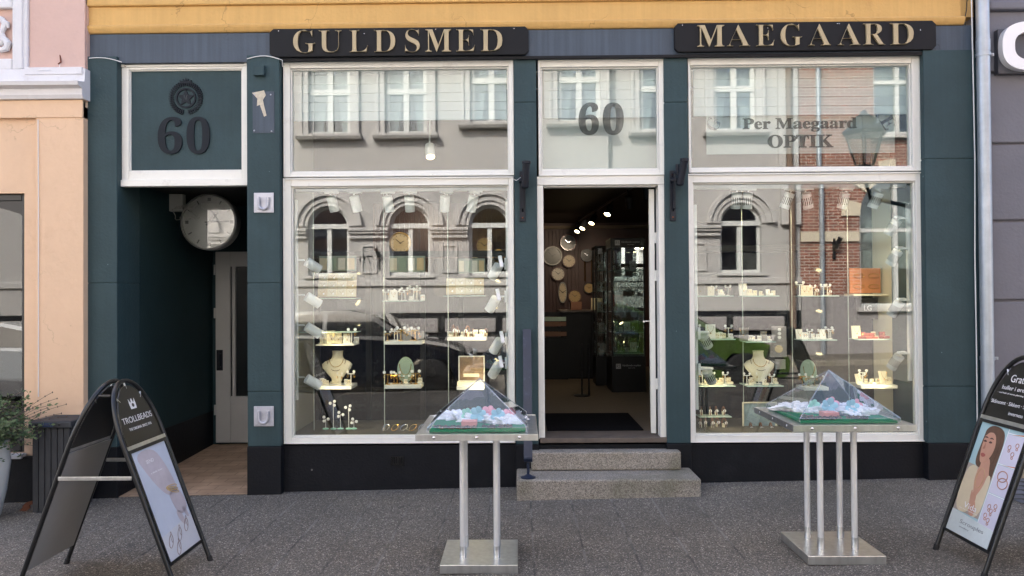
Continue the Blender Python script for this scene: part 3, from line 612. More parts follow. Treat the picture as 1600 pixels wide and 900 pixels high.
# house number and emblem on the transom
t = thing('house_number', 'dark raised numerals 60 on the teal panel above the alcove', 'house number', (fx(289, .03), .03, fz(242, .03)))
for ch, a, b in (('6', 248, 286), ('0', 293, 329)):
    fit_text(serif(ch), 'numeral', DARKL, t, (fx(a, .03), fx(b, .03), fz(241, .03, 289), fz(183, .03, 289)), (0, .029, 0), (1, 0, 0), (0, 0, 1), .014)
ex, ez = F(291, 153.5, .03); er = fx(318, .03)-ex
t = thing('emblem', 'dark metal laurel wreath emblem with star and crown above the number 60', 'emblem', (ex, .03, ez-er))
def EP(r, a): return (ex+r*math.sin(a), ez+r*math.cos(a))
mb = MB()
for i in range(44):
    a = 2*math.pi*(i+.5)/44
    if abs(a-math.pi) < .12: continue
    sgn = 1 if a < math.pi else -1
    for k, rr in ((0, .80), (1, .93)):
        cx_, cz_ = EP(er*rr, a); dr = a+sgn*(-.0)+sgn*(2.55 if k else 2.9)+math.pi/2*0
        ux, uz = math.sin(dr), math.cos(dr); L_, W_ = er*.10, er*.032
        mb.prism([(cx_+ux*L_*math.cos(q)+uz*W_*math.sin(q), cz_+uz*L_*math.cos(q)-ux*W_*math.sin(q)) for q in [2*math.pi*j/8 for j in range(8)]], .016, .029)
mb.build('laurel_wreath', DARKL, t)
MB().ring((ex, .018, ez), (ex, .029, ez), er*.60, er*.50, 40).build('ring', DARKL, t)
mb = MB(); mb.prism([EP(er*(.52 if i % 2 == 0 else .24), math.pi*i/5) for i in range(10)], .020, .029); mb.build('star', DARKL, t)
fit_text(serif('M'), 'monogram', mat('emblem_inlay', (44, 56, 62), .5), t, (ex-er*.13, ex+er*.13, ez-er*.14, ez+er*.16), (0, .0195, 0), (1, 0, 0), (0, 0, 1), .003)
mb = MB(); cw = er*.3
mb.prism([(ex-cw, ez+er*.86), (ex+cw, ez+er*.86), (ex+cw*1.15, ez+er*1.05), (ex+cw*.55, ez+er*.97), (ex+cw*.5, ez+er*1.13), (ex+cw*.2, ez+er*.98), (ex, ez+er*1.18), (ex-cw*.2, ez+er*.98), (ex-cw*.5, ez+er*1.13), (ex-cw*.55, ez+er*.97), (ex-cw*1.15, ez+er*1.05)], .015, .0285)
mb.build('crown', DARKL, t)
# vinyl lettering inside the panes
LET = mat('grey_glass_lettering', (20, 20, 21), .08)
LETO = bpy.data.materials.new('smoked_vinyl'); LETO.use_nodes = True; nt = LETO.node_tree; _p = nt.nodes['Principled BSDF']; _p.inputs['Base Color'].default_value = (.012, .012, .012, 1); _p.inputs['Roughness'].default_value = .05
_t = nt.nodes.new('ShaderNodeBsdfTransparent'); _m = nt.nodes.new('ShaderNodeMixShader'); _m.inputs[0].default_value = .42; nt.links.new(_t.outputs[0], _m.inputs[1]); nt.links.new(_p.outputs[0], _m.inputs[2]); nt.links.new(_m.outputs[0], nt.nodes['Material Output'].inputs[0])
def vinyl(body, name, par, px0, px1, py0, py1, Y=.0405, ser=True, bend=None, off=.018):
    mx = (px0+px1)/2
    return fit_text(serif(body) if ser else body, name, LETO if Y < .05 else LET, par, (fx(px0, Y), fx(px1, Y), fz(py1, Y, mx), fz(py0, Y, mx)), (0, Y, 0), (1, 0, 0), (0, 0, 1), .0008, bend=bend, off=off)
t = thing('glass_lettering', 'grey number 60 lettered on the fanlight above the door', 'lettering', (fx(940), .172, fz(212)), 'grey lettering on the upper panes')
for ch, a, b in (('6', 906, 938), ('0', 944, 977)): vinyl(ch, 'numeral', t, a, b, 160, 211)
t = thing('glass_lettering', 'grey shop lettering Per Maegaard OPTIK on the upper right pane', 'lettering', (fx(1252), .172, fz(230)), 'grey lettering on the upper panes')
vinyl('Per Maegaard', 'lettering', t, 1163, 1342, 184, 206)
vinyl('OPTIK', 'lettering', t, 1202, 1305, 210, 231); vinyl('Guldsmed', 'lettering', t, 1194, 1316, 158, 178, Y=.172)
acx, acz = F(1252, 268, .172); 
def arcw(chars, a0, a1, R):
    n = len(chars)
    for i, ch in enumerate(chars):
        a = R_(a0+(a1-a0)*(i/(n-1) if n > 1 else .5)); h = .115; wd = .105 if ch not in 'I' else .06
        U = Vector((math.cos(a), 0, -math.sin(a))); V = Vector((math.sin(a), 0, math.cos(a))); O = Vector((acx, .172, acz))+V*R
        fit_text(serif(ch) if ch != 'Ø' else ch, 'letter', LET, t, (-wd/2, wd/2, 0, h), O, U, V, .0008)
def sheetp(par, px0, px1, py0, py1):
    m = MATS.get('frosted_sheet') or glassmat('frosted_sheet', .0, .3, (.9, .93, .93), dirt=.0)
    if 'frost_done' not in MATS:
        nt = m.node_tree; df = nt.nodes.new('ShaderNodeBsdfDiffuse'); df.inputs[0].default_value = (.66, .72, .71, 1); mx = nt.nodes.new('ShaderNodeMixShader'); mx.inputs[0].default_value = .42
        o = nt.nodes['Material Output']; src = o.inputs[0].links[0].from_socket; nt.links.new(src, mx.inputs[1]); nt.links.new(df.outputs[0], mx.inputs[2]); nt.links.new(mx.outputs[0], o.inputs[0]); MATS['frost_done'] = m
    x0, x1 = fx(px0, .175), fx(px1, .175); mx_ = (px0+px1)/2; MB().box(x0, x1, .1735, .177, fz(py1, .175, mx_), fz(py0, .175, mx_)).build('frosted_sheet', m, par)
sheetp(t, 1106, 1401, 118, 240); sheetp([o for o in COL.objects if o.name.startswith('glass_lettering')][0], 849, 1031, 106, 264)
arcw('GULD', -61, -32, .80); arcw('SØLV', -15, 15, .76); arcw('URE', 42, 61, .80)

# ------------------------------------------------------------------ small facade fittings
def flagholder(px, pyt, pyb, lean, lab):
    x, zt = F(px, pyt, -.14); zb_ = fz(pyb, -.04, px); t = thing('flag_holder', lab, 'flag holder', (x, -.035, zb_), 'iron flagpole holders on the pilasters')
    bxx = x-.02*lean
    mb = MB(); mb.box(bxx-.024, bxx+.024, -.045, -.033, zb_, zb_+.42, .003)
    mb.box(bxx-.007, bxx+.007, -.085, -.045, zb_+.10, zb_+.36, .003)
    mb.prism([(-.045, zb_+.08), (-.07, zb_+.1), (-.12, zb_+.33), (-.12, zb_+.38), (-.045, zb_+.40)], bxx-.005+.0, bxx+.008, SWAP); mb.build('bracket', IRON, t)
    tp = Vector((x+.012*lean, -.17, zt)); bt = tp+Vector((-.012*lean, .05, -.2))
    mb = MB(); mb.ring(bt, tp-Vector((0, 0, .02)), .030, .024, 20); mb.ring(tp-Vector((0, 0, .022)), tp, .036, .029, 20); mb.cyl(bt-Vector((0, 0, .012)), bt, .024, .031, 20); mb.build('socket', IRON, t, smooth=True)
    mb = MB(); mb.cyl((bxx-.03, -.095, zb_+.33), (bxx+.045, -.095, zb_+.33), .02, n=12); mb.cyl((bxx+.03, -.1, zb_+.37), (bxx+.03, -.1, zb_+.46), .017, n=10); mb.build('pivot', IRON, t, smooth=True)
    mb = MB()
    for z in (zb_+.03, zb_+.38): mb.sph((bxx, -.046, z), .008, u=8, v=6)
    mb.build('bolt_heads', mat('rust', (110, 62, 44), .8), t)
flagholder(820, 253, 346, 1, 'dark iron flagpole holder on the pilaster left of the door')
flagholder(1063, 249, 345, 2.2, 'dark iron flagpole holder on the pilaster right of the door')
GALV = mat('galvanised_plate', (186, 188, 198), .45, .4, var=.12, vs=14)
def ubr(px, py, lab):
    x, z = F(px, py, -.07); t = thing('wall_bracket', lab, 'bracket', (x, -.07, z-.09), 'galvanised square brackets on the second pilaster')
    h = .083; MB().box(x-h, x+h, -.084, -.077, z-h, z+h, .003).build('plate', GALV, t)
    mb = MB(); pts = [(x+.038*math.cos(a)*1.0, -.10, z-.015+.04*math.sin(a)) for a in [math.pi+math.pi*i/10 for i in range(11)]]
    pts = [(x-.038, -.10, z+.045)]+pts+[(x+.038, -.10, z+.045)]
    mb.tube(pts, .012, 8); mb.box(x-.05, x+.05, -.092, -.0841, z-.055, z-.035); mb.build('u_hook', GALV, t, smooth=True)
    mb = MB()
    for a in (-1, 1):
        for b in (-1, 1): mb.cyl((x+a*.065, -.09, z+b*.065), (x+a*.065, -.084, z+b*.065), .007, n=6)
    mb.build('bolt_heads', GALV, t)
ubr(413, 317, 'galvanised square wall bracket with hook, high on the pilaster beside the alcove')
ubr(413, 650, 'galvanised square wall bracket with hook, low on the pilaster beside the alcove')
x0, x1, z0, z1 = rect(396, 102, 413, 118, -.1)
mb = MB(); mb.box(x0, x1, -.11, -.071, z0, z1, .005); t = tag(mb.build('junction_box', TEAL), 'small teal junction box near the top of the pilaster beside the alcove', 'junction box')
# bare patch left by a removed plate
x0, x1, z0, z1 = rect(395, 143, 429, 208, -.07)
mb = MB(); mb.box(x0, x1, -.0745, -.0715, z0, z1, .001); pt = mb.build('unpainted_patch', BLUEG, S)
xs, zs = F(407, 160, -.075); mb = MB()
mb.prism([(xs-.07, zs+.08), (xs+.03, zs+.10), (xs+.045, zs+.06), (xs+.02, zs+.02), (xs+.05, zs-.11), (xs+.03, zs-.12), (xs-.005, zs-.02), (xs-.03, zs-.03), (xs-.025, zs+.03)], -.077, -.075)
mb.build('torn_residue', mat('glue_residue', (196, 188, 170), .8, var=.2, vs=40), pt)
mb = MB()
for px, py in ((424, 148), (398, 204), (425, 205), (399, 148)): mb.sph((fx(px, -.075), -.075, fz(py, -.075, px)), .007, u=8, v=6)
mb.build('screw_holes', GALV, pt)
# thin cables along the facade
def cable(pts, r, name, m, lab, cat='cable'): return tag(MB().tube(pts, r, 6).build(name, m, smooth=True), lab, cat)
def arcp(p0, p1, h, n=8, Y=-.08): return [(p0[0]+(p1[0]-p0[0])*i/n, Y, p0[1]+(p1[1]-p0[1])*i/n+h*math.sin(math.pi*i/n)) for i in range(n+1)]
cable(arcp(F(386, 92, -.08), F(441, 94, -.08), .03)+[(fx(441, -.08), -.05, fz(99, -.08))], .004, 'cable', CABLEW, 'white cable looped over the top of the pilaster beside the alcove')
cable(arcp(F(139, 91, -.08), F(190, 97, -.08), .018), .0035, 'cable', CABLEW, 'white cable over the top of the leftmost teal pilaster')
cable([(fx(px, -.04), -.04, fz(py, -.04, px)) for px, py in ((127, -20), (130, 10), (127, 28), (135, 42), (137, 50))], .005, 'cable', CABLEW, 'thin pale cable where the pink wall meets the ochre wall')
cable([(fx(px, -.085), -.085, fz(py, -.085, px)) for px, py in ((1524, -20), (1525, 90), (1526, 250), (1524, 400), (1524.5, 560), (1524, 690), (1524, 720))], .005, 'cable', CABLEW, 'thin white cable running down the edge of the rightmost teal pilaster')
cable([(fx(px, -.03), -.03, fz(py, -.03, px)) for px, py in ((1518, -10), (1516, 16), (1513, 30), (1515, 48), (1520, 60), (1524, 64))], .004, 'cable', BLACKM, 'black cable hanging where the ochre wall ends beside the drainpipe')
cable([(fx(px, -.06), -.06, fz(py, -.06, px)) for px, py in ((801, 279), (808, 282), (815, 277))], .003, 'cable', CABLEW, 'short white cable entering the window frame at the left flagpole holder')

# ------------------------------------------------------------------ clock and junk box in the alcove
AY = .85
cx_, cz_ = F(327, 347, AY); cr_ = (fx(371, AY)-fx(283, AY))/2
t = thing('alcove_clock', 'round white station clock hanging inside the dark alcove', 'clock', (cx_, AY, cz_-cr_))
FACE = mat('aged_clock_face', (228, 228, 222), .25, var=.06, vs=9, grime=(150, 146, 136), gs=5)
My = Matrix.Rotation(R_(90), 3, 'X')
MB().lathe([(cr_*.985, .10), (cr_, .06), (cr_, -.02), (cr_*.94, -.03), (cr_*.93, -.0)], (cx_, AY, cz_), 48, Matrix.Rotation(R_(-90), 3, 'X')).build('clock_case', mat('clock_rim_metal', (150, 150, 148), .35, .6), t, smooth=True)
MB().cyl((cx_, AY+.002, cz_), (cx_, AY+.02, cz_), cr_*.935, n=48).build('dial', FACE, t)
mb = MB()
for i in range(12):
    a = math.pi*i/6; r0, r1 = cr_*(.72 if i % 3 else .74), cr_*.86; Mx = Matrix.Translation((cx_, 0, cz_)) @ Matrix.Rotation(a, 4, 'Y')
    wd = .006 if i % 3 else .016; mb.box(-wd, wd, AY-.001, AY+.001, r0, r1, M=Mx)
mb.build('hour_marks', BLACKP, t)
mb = MB()
for a, L_, wd in ((R_(88), cr_*.72, .006), (R_(40), cr_*.45, .009)): mb.box(-wd, wd, AY-.008, AY-.004, -cr_*.15, L_, M=Matrix.Translation((cx_, 0, cz_)) @ Matrix.Rotation(a, 4, 'Y'))
mb.cyl((cx_, AY-.01, cz_), (cx_, AY, cz_), .012); mb.build('clock_hands', BLACKP, t)
MB().cyl((cx_, AY-.024, cz_), (cx_, AY-.021, cz_), cr_*.93, n=48).build('clock_glass', glassmat('clock_cover_glass', .03, 1.0, (.96, .97, .96), bump=.03, dirt=.06), t)
MB().cyl((cx_, AY+.05, cz_+cr_*.9), (cx_, AY+.05, ZAL+.06), .02).build('clock_hanger', IRON, t)
x0, x1, z0, z1 = rect(262, 302, 285, 330, AY)
t = thing('wiring_box', 'white wiring box with a tangle of loose cables left of the alcove clock', 'wiring box', ((x0+x1)/2, AY, z0))
MB().box(x0, x1, AY, AY+.08, z0, z1, .01, ).build('box', mat('wiring_box_plastic', (150, 152, 150), .5), t)
random.seed(3)
for k in range(5):
    p = [Vector((x0+.05+.02*k, AY-.01, z0+.02))]
    for j in range(9): p.append(p[-1]+Vector((random.uniform(-.01, .045), random.uniform(-.02, .02), random.uniform(-.05, .035))))
    MB().tube(p, .004, 5).build('loose_cable', mat('dull_cable', (140, 140, 136), .6), t, smooth=True)
mb = MB(); mb.tube([(x0-.02, AY, ZAL+.06), (x0-.03, AY, z1+.03), (x0+.02, AY+.03, z1-.02)], .006, 6); mb.build('supply_cable', mat('dull_cable', (140, 140, 136), .6), t)
MB().cyl((x0+.08, AY+.04, z1-.01), (x0+.08, AY+.04, ZAL+.06), .008, n=8).build('hanger_rod', IRON, t)

# ------------------------------------------------------------------ left neighbour (pink and peach)
nb = thing('neighbour_building', 'pink and peach rendered house with white cornice on the left', 'building', (-4.6, 0, 0))
YN = -.10; xe = fx(134, YN); zc0, zc1 = fz(158, YN, 60), fz(110, YN, 60)
xs_ = fx(60, YN); wx = fx(38, YN); wz1 = fz(302, YN, 20)
def wall_grid(mb, x0, x1, z0, z1, y0, y1, holes):
    xs = sorted({x0, x1, *[h[0] for h in holes], *[h[1] for h in holes]}); zs = sorted({z0, z1, *[h[2] for h in holes], *[h[3] for h in holes]})
    for a, b in zip(xs, xs[1:]):
        for c, d in zip(zs, zs[1:]):
            if any(h[0] <= (a+b)/2 <= h[1] and h[2] <= (c+d)/2 <= h[3] for h in holes): continue
            mb.box(a, b, y0, y1, c, d)
W0 = (-6.4, wx, fz(708, YN, 20), wz1)
mb = MB(); wall_grid(mb, -14, xs_, gz(-5)-.1, zc0+.02, YN, YN+.3, [W0, (-9.6, -7.2, W0[2], W0[3])]); mb.box(xs_, xe, YN-.035, YN+.3, gz(-4)-.1, zc0-.05+.0, .006)
mb.box(xs_, xe, YN-.03, YN+.3, fz(186, YN, 60)+.0, zc0+.02)
mb.build('lower_wall', PEACH, nb)
mb = MB(); mb.box(-14, xe+.0, YN-.045, YN, fz(186, YN, 60), zc0-.002, .004); mb.build('frieze', PEACH, nb)
mb = MB(); mb.box(-14, xe, YN+.02, YN+.3, zc0, 6.7); mb.build('upper_wall', PINK, nb)
MB().box(fx(46, YN), xe-.004, YN-.005, YN+.019, zc1+.01, 6.7, .006).build('corner_strip', PINK, nb)
mb = MB(); 
mb.prism([(YN+.05, zc0), (YN-.07, zc0), (YN-.085, zc0+.03), (YN-.085, zc0+.08), (YN-.14, zc0+.095), (YN-.15, zc0+.125), (YN-.11, zc0+.13), (YN-.05, zc0+.145), (YN-.04, zc1), (YN+.05, zc1)], -14, xe+.02, SWAP)
mb.box(fx(45, YN), xe+.0, YN-.055, YN, zc1-.05, zc1+.01, .004); mb.build('cornice', CREAMW, nb)
mb = MB(); a, b = fx(-20, YN), fx(46, YN)
mb.box(fx(22, YN), fx(46, YN), YN-.03, YN+.02, zc1, 4.4, .012); mb.box(fx(27, YN), fx(40, YN), YN-.045, YN-.02, zc1, 4.4, .01); mb.box(-14, fx(22, YN)-.002, YN-.03, YN+.02, zc1, fz(93, YN, 10), .01); mb.box(-14, fx(22, YN)-.002, YN-.03, YN+.02, fz(14, YN, 10), 4.4, .01)
mb.build('pilaster_moulding', CREAMW, nb)
mb = MB()  # stucco garland relief
def P_(px, py, Y=YN-.01): 
    x, z = F(px, py, Y); return (x, Y, z)
mb.tube([P_(-3, 26), P_(4, 30), P_(8, 38), P_(4, 48), P_(2, 56), P_(8, 62), P_(13, 68), P_(10, 76), P_(0, 79)], [.012, .02, .026, .02, .02, .026, .032, .026, .02], 8)
mb.tube([P_(1, 34), P_(6, 33), P_(12, 37), P_(13, 44)], [.01, .016, .02, .008], 8); mb.sph(P_(0, 60), .05, (1, .5, 1.3)); mb.build('swag_relief', CREAMW, nb, smooth=True)
mb = MB(); mb.box(-14, xe-.0, YN-.05, YN+.2, gz(-5)-.1, fz(712, YN, 80)); mb.build('base_course', PLINTH, nb)
def nwin(h):
    mb = MB(); frame_ring(mb, h[0]+.001, h[1]-.001, h[2]+.001, h[3]-.001, h[0]+.09, h[1]-.05, h[2]+.08, h[3]-.06, YN+.04, YN+.12, .008)
    xm = (h[0]+h[1])/2; hwd = (h[1]-h[0])/2-.005; mb.prism([(xm+hwd*math.cos(a), h[3]-.14+.14*math.sin(a)**.8) for a in [math.pi*i/20 for i in range(21)]]+[(xm-hwd, h[3]-.001), (xm+hwd, h[3]-.001)] if 0 else [(h[1]-.002, h[3]-.25), (h[1]-.06, h[3]-.17), (h[1]-.25, h[3]-.11), (h[1]-.6, h[3]-.07), (h[1]-.6, h[3]-.061), (h[1]-.002, h[3]-.061)], YN+.041, YN+.118)
    fr = mb.build('window_frame', BLACKM, nb); MB().box(h[0]+.091, h[1]-.051, YN+.07, YN+.078, h[2]+.081, h[3]-.061).build('pane', glassmat('dark_window_glass', .04, 1.0, (.5, .54, .54)), fr)
    MB().box(h[0], h[1]+.02, YN-.07, YN+.1, h[2]-.035, h[2]-.002, .004).build('window_sill', CREAMW, nb)
nwin(W0); nwin((-9.6, -7.2, W0[2], W0[3]))
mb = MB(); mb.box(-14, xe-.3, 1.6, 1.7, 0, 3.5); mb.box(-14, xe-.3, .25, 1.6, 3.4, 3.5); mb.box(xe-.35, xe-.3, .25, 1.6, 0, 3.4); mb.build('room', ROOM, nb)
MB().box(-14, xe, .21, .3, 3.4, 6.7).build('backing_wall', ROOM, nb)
# a rusty stain hook and cracks on the pink wall
mb = MB(); mb.tube([P_(94, 86, YN), P_(95, 97, YN-.02), P_(91, 100, YN-.02)], .006, 6); tag(mb.build('wall_hook', mat('rust', (110, 62, 44), .8)), 'small rusty hook on the pink wall above the cornice', 'hook')
cable([P_(58, 110, YN-.07), P_(75, 109, YN-.07), P_(90, 109, YN-.02), P_(93, 104, YN-.012), P_(95, 92, YN-.012)], .003, 'cable', CABLEW, 'thin cable rising from the cornice to the rusty hook')
cable([P_(59.5, 187, YN-.042), P_(60, 300, YN-.042), P_(60, 450, YN-.042), P_(60, 620, YN-.042)], .0035, 'cable', CABLEW, 'thin pale cable running down the peach wall')

# ------------------------------------------------------------------ right neighbour (purple grey, rusticated)
rb = thing('neighbour_building', 'purple grey rusticated building with white sign letter on the right', 'building', (5.4, 0, 0))
xa = fx(1552, 0, 450); mb = MB(); zs = [fz(p, 0, 1580) for p in (714, 594, 470, 346, 226, 115, 18)]
for a, b in zip(zs, zs[1:]):
    xx = xa-.1
    for wd in (1.0, 1.3, .9, 1.2, 1.4, 1.1, 1.2, 1.2): mb.box(xx+(0 if xx < xa else .009), xx+wd-.009, -.03, .3, a+.010, b-.010, .012); xx += wd
mb.box(XR+.002, 14, .0, .4, -.2, 6.7); mb.build('wall', GREYW, rb)
MB().box(xa-.05, 14, -.085, .0, zs[-1]-.01, zs[-1]+.06, .015).build('string_course', GREYW, rb)
mb = MB(); mb.box(xa-.02, 14, -.07, .0, gz(4)-.1, zs[0]-.005, .02); mb.build('stone_base', mat('mossy_base_stone', (150, 142, 124), .9, var=.2, vs=6, bump=.5, bs=25, grime=(52, 110, 78), gs=2.2), rb)
MB().box(XR-.004, xa, -.0, .02, -.1, 4.4).build('gap_lining', mat('dark_gap', (52, 52, 56), .9, var=.3, vs=18, bump=.6), rb)
# sign letter C in thick white plastic with dark metal tray
t = thing('sign_letter', 'large white C shaped sign letter on the purple grey wall', 'sign letter', (fx(1610, -.1), -.1, fz(110, -.1, 1600)))
ccx, ccz = F(1610, 73, -.12); Rx, Rz = .245, .20; mb = MB(); pts = []
outer = [(ccx+Rx*math.copysign(abs(math.cos(a))**.75, math.cos(a)), ccz+Rz*math.copysign(abs(math.sin(a))**.75, math.sin(a))) for a in [R_(40)+R_(280)*i/40 for i in range(41)]]
inner = [(ccx+(Rx-.10)*math.copysign(abs(math.cos(a))**.75, math.cos(a)), ccz+(Rz-.085)*math.copysign(abs(math.sin(a))**.75, math.sin(a))) for a in [R_(40)+R_(280)*i/40 for i in range(41)]]
mb.prism(outer+inner[::-1], -.15, -.09); mb.build('letter_face', mat('white_sign_plastic', (240, 240, 242), .4), t)
MB().box(fx(1564, -.08), ccx+.3, -.088, -.032, ccz-.21, ccz+.16, .004).build('mounting_tray', mat('grey_metal_tray', (74, 76, 84), .5), t)

# drainpipe
dx = (fx(1533, -.14)+fx(1552, -.14))/2; dr_ = (fx(1552, -.14)-fx(1533, -.14))/2
t = thing('drainpipe', 'galvanised zinc drainpipe between the teal shopfront and the grey building', 'drainpipe', (dx, -.13, gz(4)))

MB().cyl((dx+.0, -.13, gz(4)), (dx, -.13, 6.6), dr_, n=28).build('pipe', ZINC, t, smooth=True)
for z in (fz(85, -.14, 1545), fz(560, -.14, 1545)):
    mb = MB(); mb.ring((dx, -.13, z-.014), (dx, -.13, z+.014), dr_+.006, dr_+.001, 28); mb.box(dx+dr_, dx+dr_+.035, -.14, -.125, z-.012, z+.012, .002); mb.cyl((dx+dr_+.02, -.15, z), (dx+dr_+.02, -.12, z), .006, n=8); mb.cyl((dx, -.13+dr_, z), (dx, -.005, z), .008, n=8); mb.build('pipe_clamp', ZINC, t)
MB().ring((dx, -.13, fz(62, -.14, 1545)), (dx, -.13, fz(80, -.14, 1545)), dr_+.003, dr_+.0005, 28).build('pipe_joint', ZINC, t)

# ------------------------------------------------------------------ bin and planter at the left
by = -.46; bx0_, bx1_ = fx(50, by), fx(109, by); bz1 = fz(657, by, 80); bz0 = gz(-3.9)
t = thing('litter_bin', 'tall dark slatted plastic bin beside the peach wall', 'bin', ((bx0_+bx1_)/2, by+.15, bz0))
mb = MB(); mb.box(bx0_+.01, bx1_-.01, by+.02, by+.30, bz0, bz1-.06); n = 6
for i in range(n):
    a = bx0_+(bx1_-bx0_)*i/n; mb.box(a+.003, a+(bx1_-bx0_)/n-.003, by, by+.019, bz0+.0, bz1-.062, .004)
for i in range(5):
    a = by+.02+.28*i/5; mb.box(bx1_-.01, bx1_+.004, a+.003, a+.053, bz0, bz1-.062, .003)
BINM = mat('weathered_bin_plastic', (52, 54, 58), .65, var=.2, vs=8, streak=.2); mb.build('bin_body', BINM, t)
mb = MB(); mb.box(bx0_-.02, bx1_+.02, by-.02, by+.32, bz1-.06, bz1-.004, .012); mb.build('lid', BINM, t)
MB().box((bx0_+bx1_)/2-.055, (bx0_+bx1_)/2+.03, by-.0225, by-.0205, bz1-.047, bz1-.018).build('blue_sticker', mat('blue_label', (44, 62, 92), .4), t)
mb = MB()
for q in (-.1, .08): mb.cyl(((bx0_+bx1_)/2+q, by-.026, bz1-.032), ((bx0_+bx1_)/2+q, by-.0205, bz1-.032), .008, n=10)
mb.build('lid_screws', BLACKP, t)
# planter
px_, py_ = fx(-40, -.65), -.62
t = thing('planter', 'tall pale glazed pot at the left edge of the pavement', 'planter', (px_, py_, gz(-4.8)))
zt = fz(692, -.7, 5); z0 = gz(px_); h = zt-z0
MB().lathe([(.13, 0), (.15, .02), (.19, h*.35), (.215, h*.7), (.205, h*.95), (.215, h), (.19, h), (.185, h-.05), (0, h-.05)], (px_, py_, z0), 32).build('pot', mat('pale_glazed_pot', (206, 207, 204), .3, var=.05, coat=.3), t, smooth=True)
FOL = [mat('grey_green_leaves', (104, 122, 84), .7, var=.3, vs=20), mat('dark_green_leaves', (70, 92, 60), .7, var=.3, vs=20), mat('dry_purple_stems', (92, 80, 76), .8)]
def sprig(mbL, mbS, base, d, L_, n, ls):
    p = Vector(base); d = Vector(d).normalized(); pts = [p.copy()]
    for i in range(n):
        d = (d+Vector((random.uniform(-.25, .25), random.uniform(-.25, .25), random.uniform(-.18, .1)))).normalized(); p = p+d*L_/n; pts.append(p.copy())
        for k in range(3):
            a = Vector((random.uniform(-1, 1), random.uniform(-1, 1), random.uniform(-.3, 1))).normalized(); b = a.cross(d).normalized()*ls*.28; q = p+a*.006
            mbL.b.faces.new([mbL.b.verts.new(v) for v in (q, q+a*ls*.5+b, q+a*ls, q+a*ls*.5-b)])
    mbS.tube(pts, .002, 3)
pl = thing('potted_shrub', 'wiry grey green shrub growing in the pale pot', 'shrub', (px_, py_, zt-.04))
random.seed(11); m1, m2, ms = MB(), MB(), MB()
for i in range(300):
    a = random.uniform(0, 6.283); e = random.uniform(-.1, 1.3); d = (math.cos(a)*math.cos(e), math.sin(a)*math.cos(e), math.sin(e)+.25)
    sprig(m1 if i % 3 else m2, ms, (px_+random.uniform(-.1, .1), py_+random.uniform(-.1, .1), zt-.03), d, random.uniform(.22, .52), 11, random.uniform(.024, .042))
m1.build('foliage', FOL[0], pl); m2.build('foliage', FOL[1], pl); ms.build('stems', FOL[2], pl)
m3 = MB()
for i in range(7):
    a = random.uniform(-.9, .9); p = Vector((px_+.1, py_, zt)); d = Vector((abs(math.cos(a))*.9, math.sin(a)*.5, random.uniform(.5, 1.3))).normalized(); pts = [p.copy()]
    for k in range(9):
        d = (d+Vector((random.uniform(-.1, .14), random.uniform(-.1, .1), -.05))).normalized(); p = p+d*.062; pts.append(p.copy())
        if k > 4: m3.sph(p, .0045, (1, 1, 1.6), 5, 4)
    m3.tube(pts, .0018, 3)
m3.build('seed_stalks', FOL[2], pl)
# fallen leaves
LEAF = mat('dry_leaf', (110, 66, 46), .8, var=.2)
for k, (px, Y, lab) in enumerate(((42, -.3, 'brown dry leaf on the pavement beside the bin'), (38, -.42, 'curled dry leaf on the pavement between pot and bin'))):
    x = fx(px, Y); z = gz(x)+.006; mb = MB(); mb.prism([(x-.04, z), (x-.01, z+.03), (x+.035, z+.045), (x+.045, z+.02), (x+.01, z-.003)], Y, Y+.012); tag(mb.build('leaf', LEAF), lab, 'leaf')

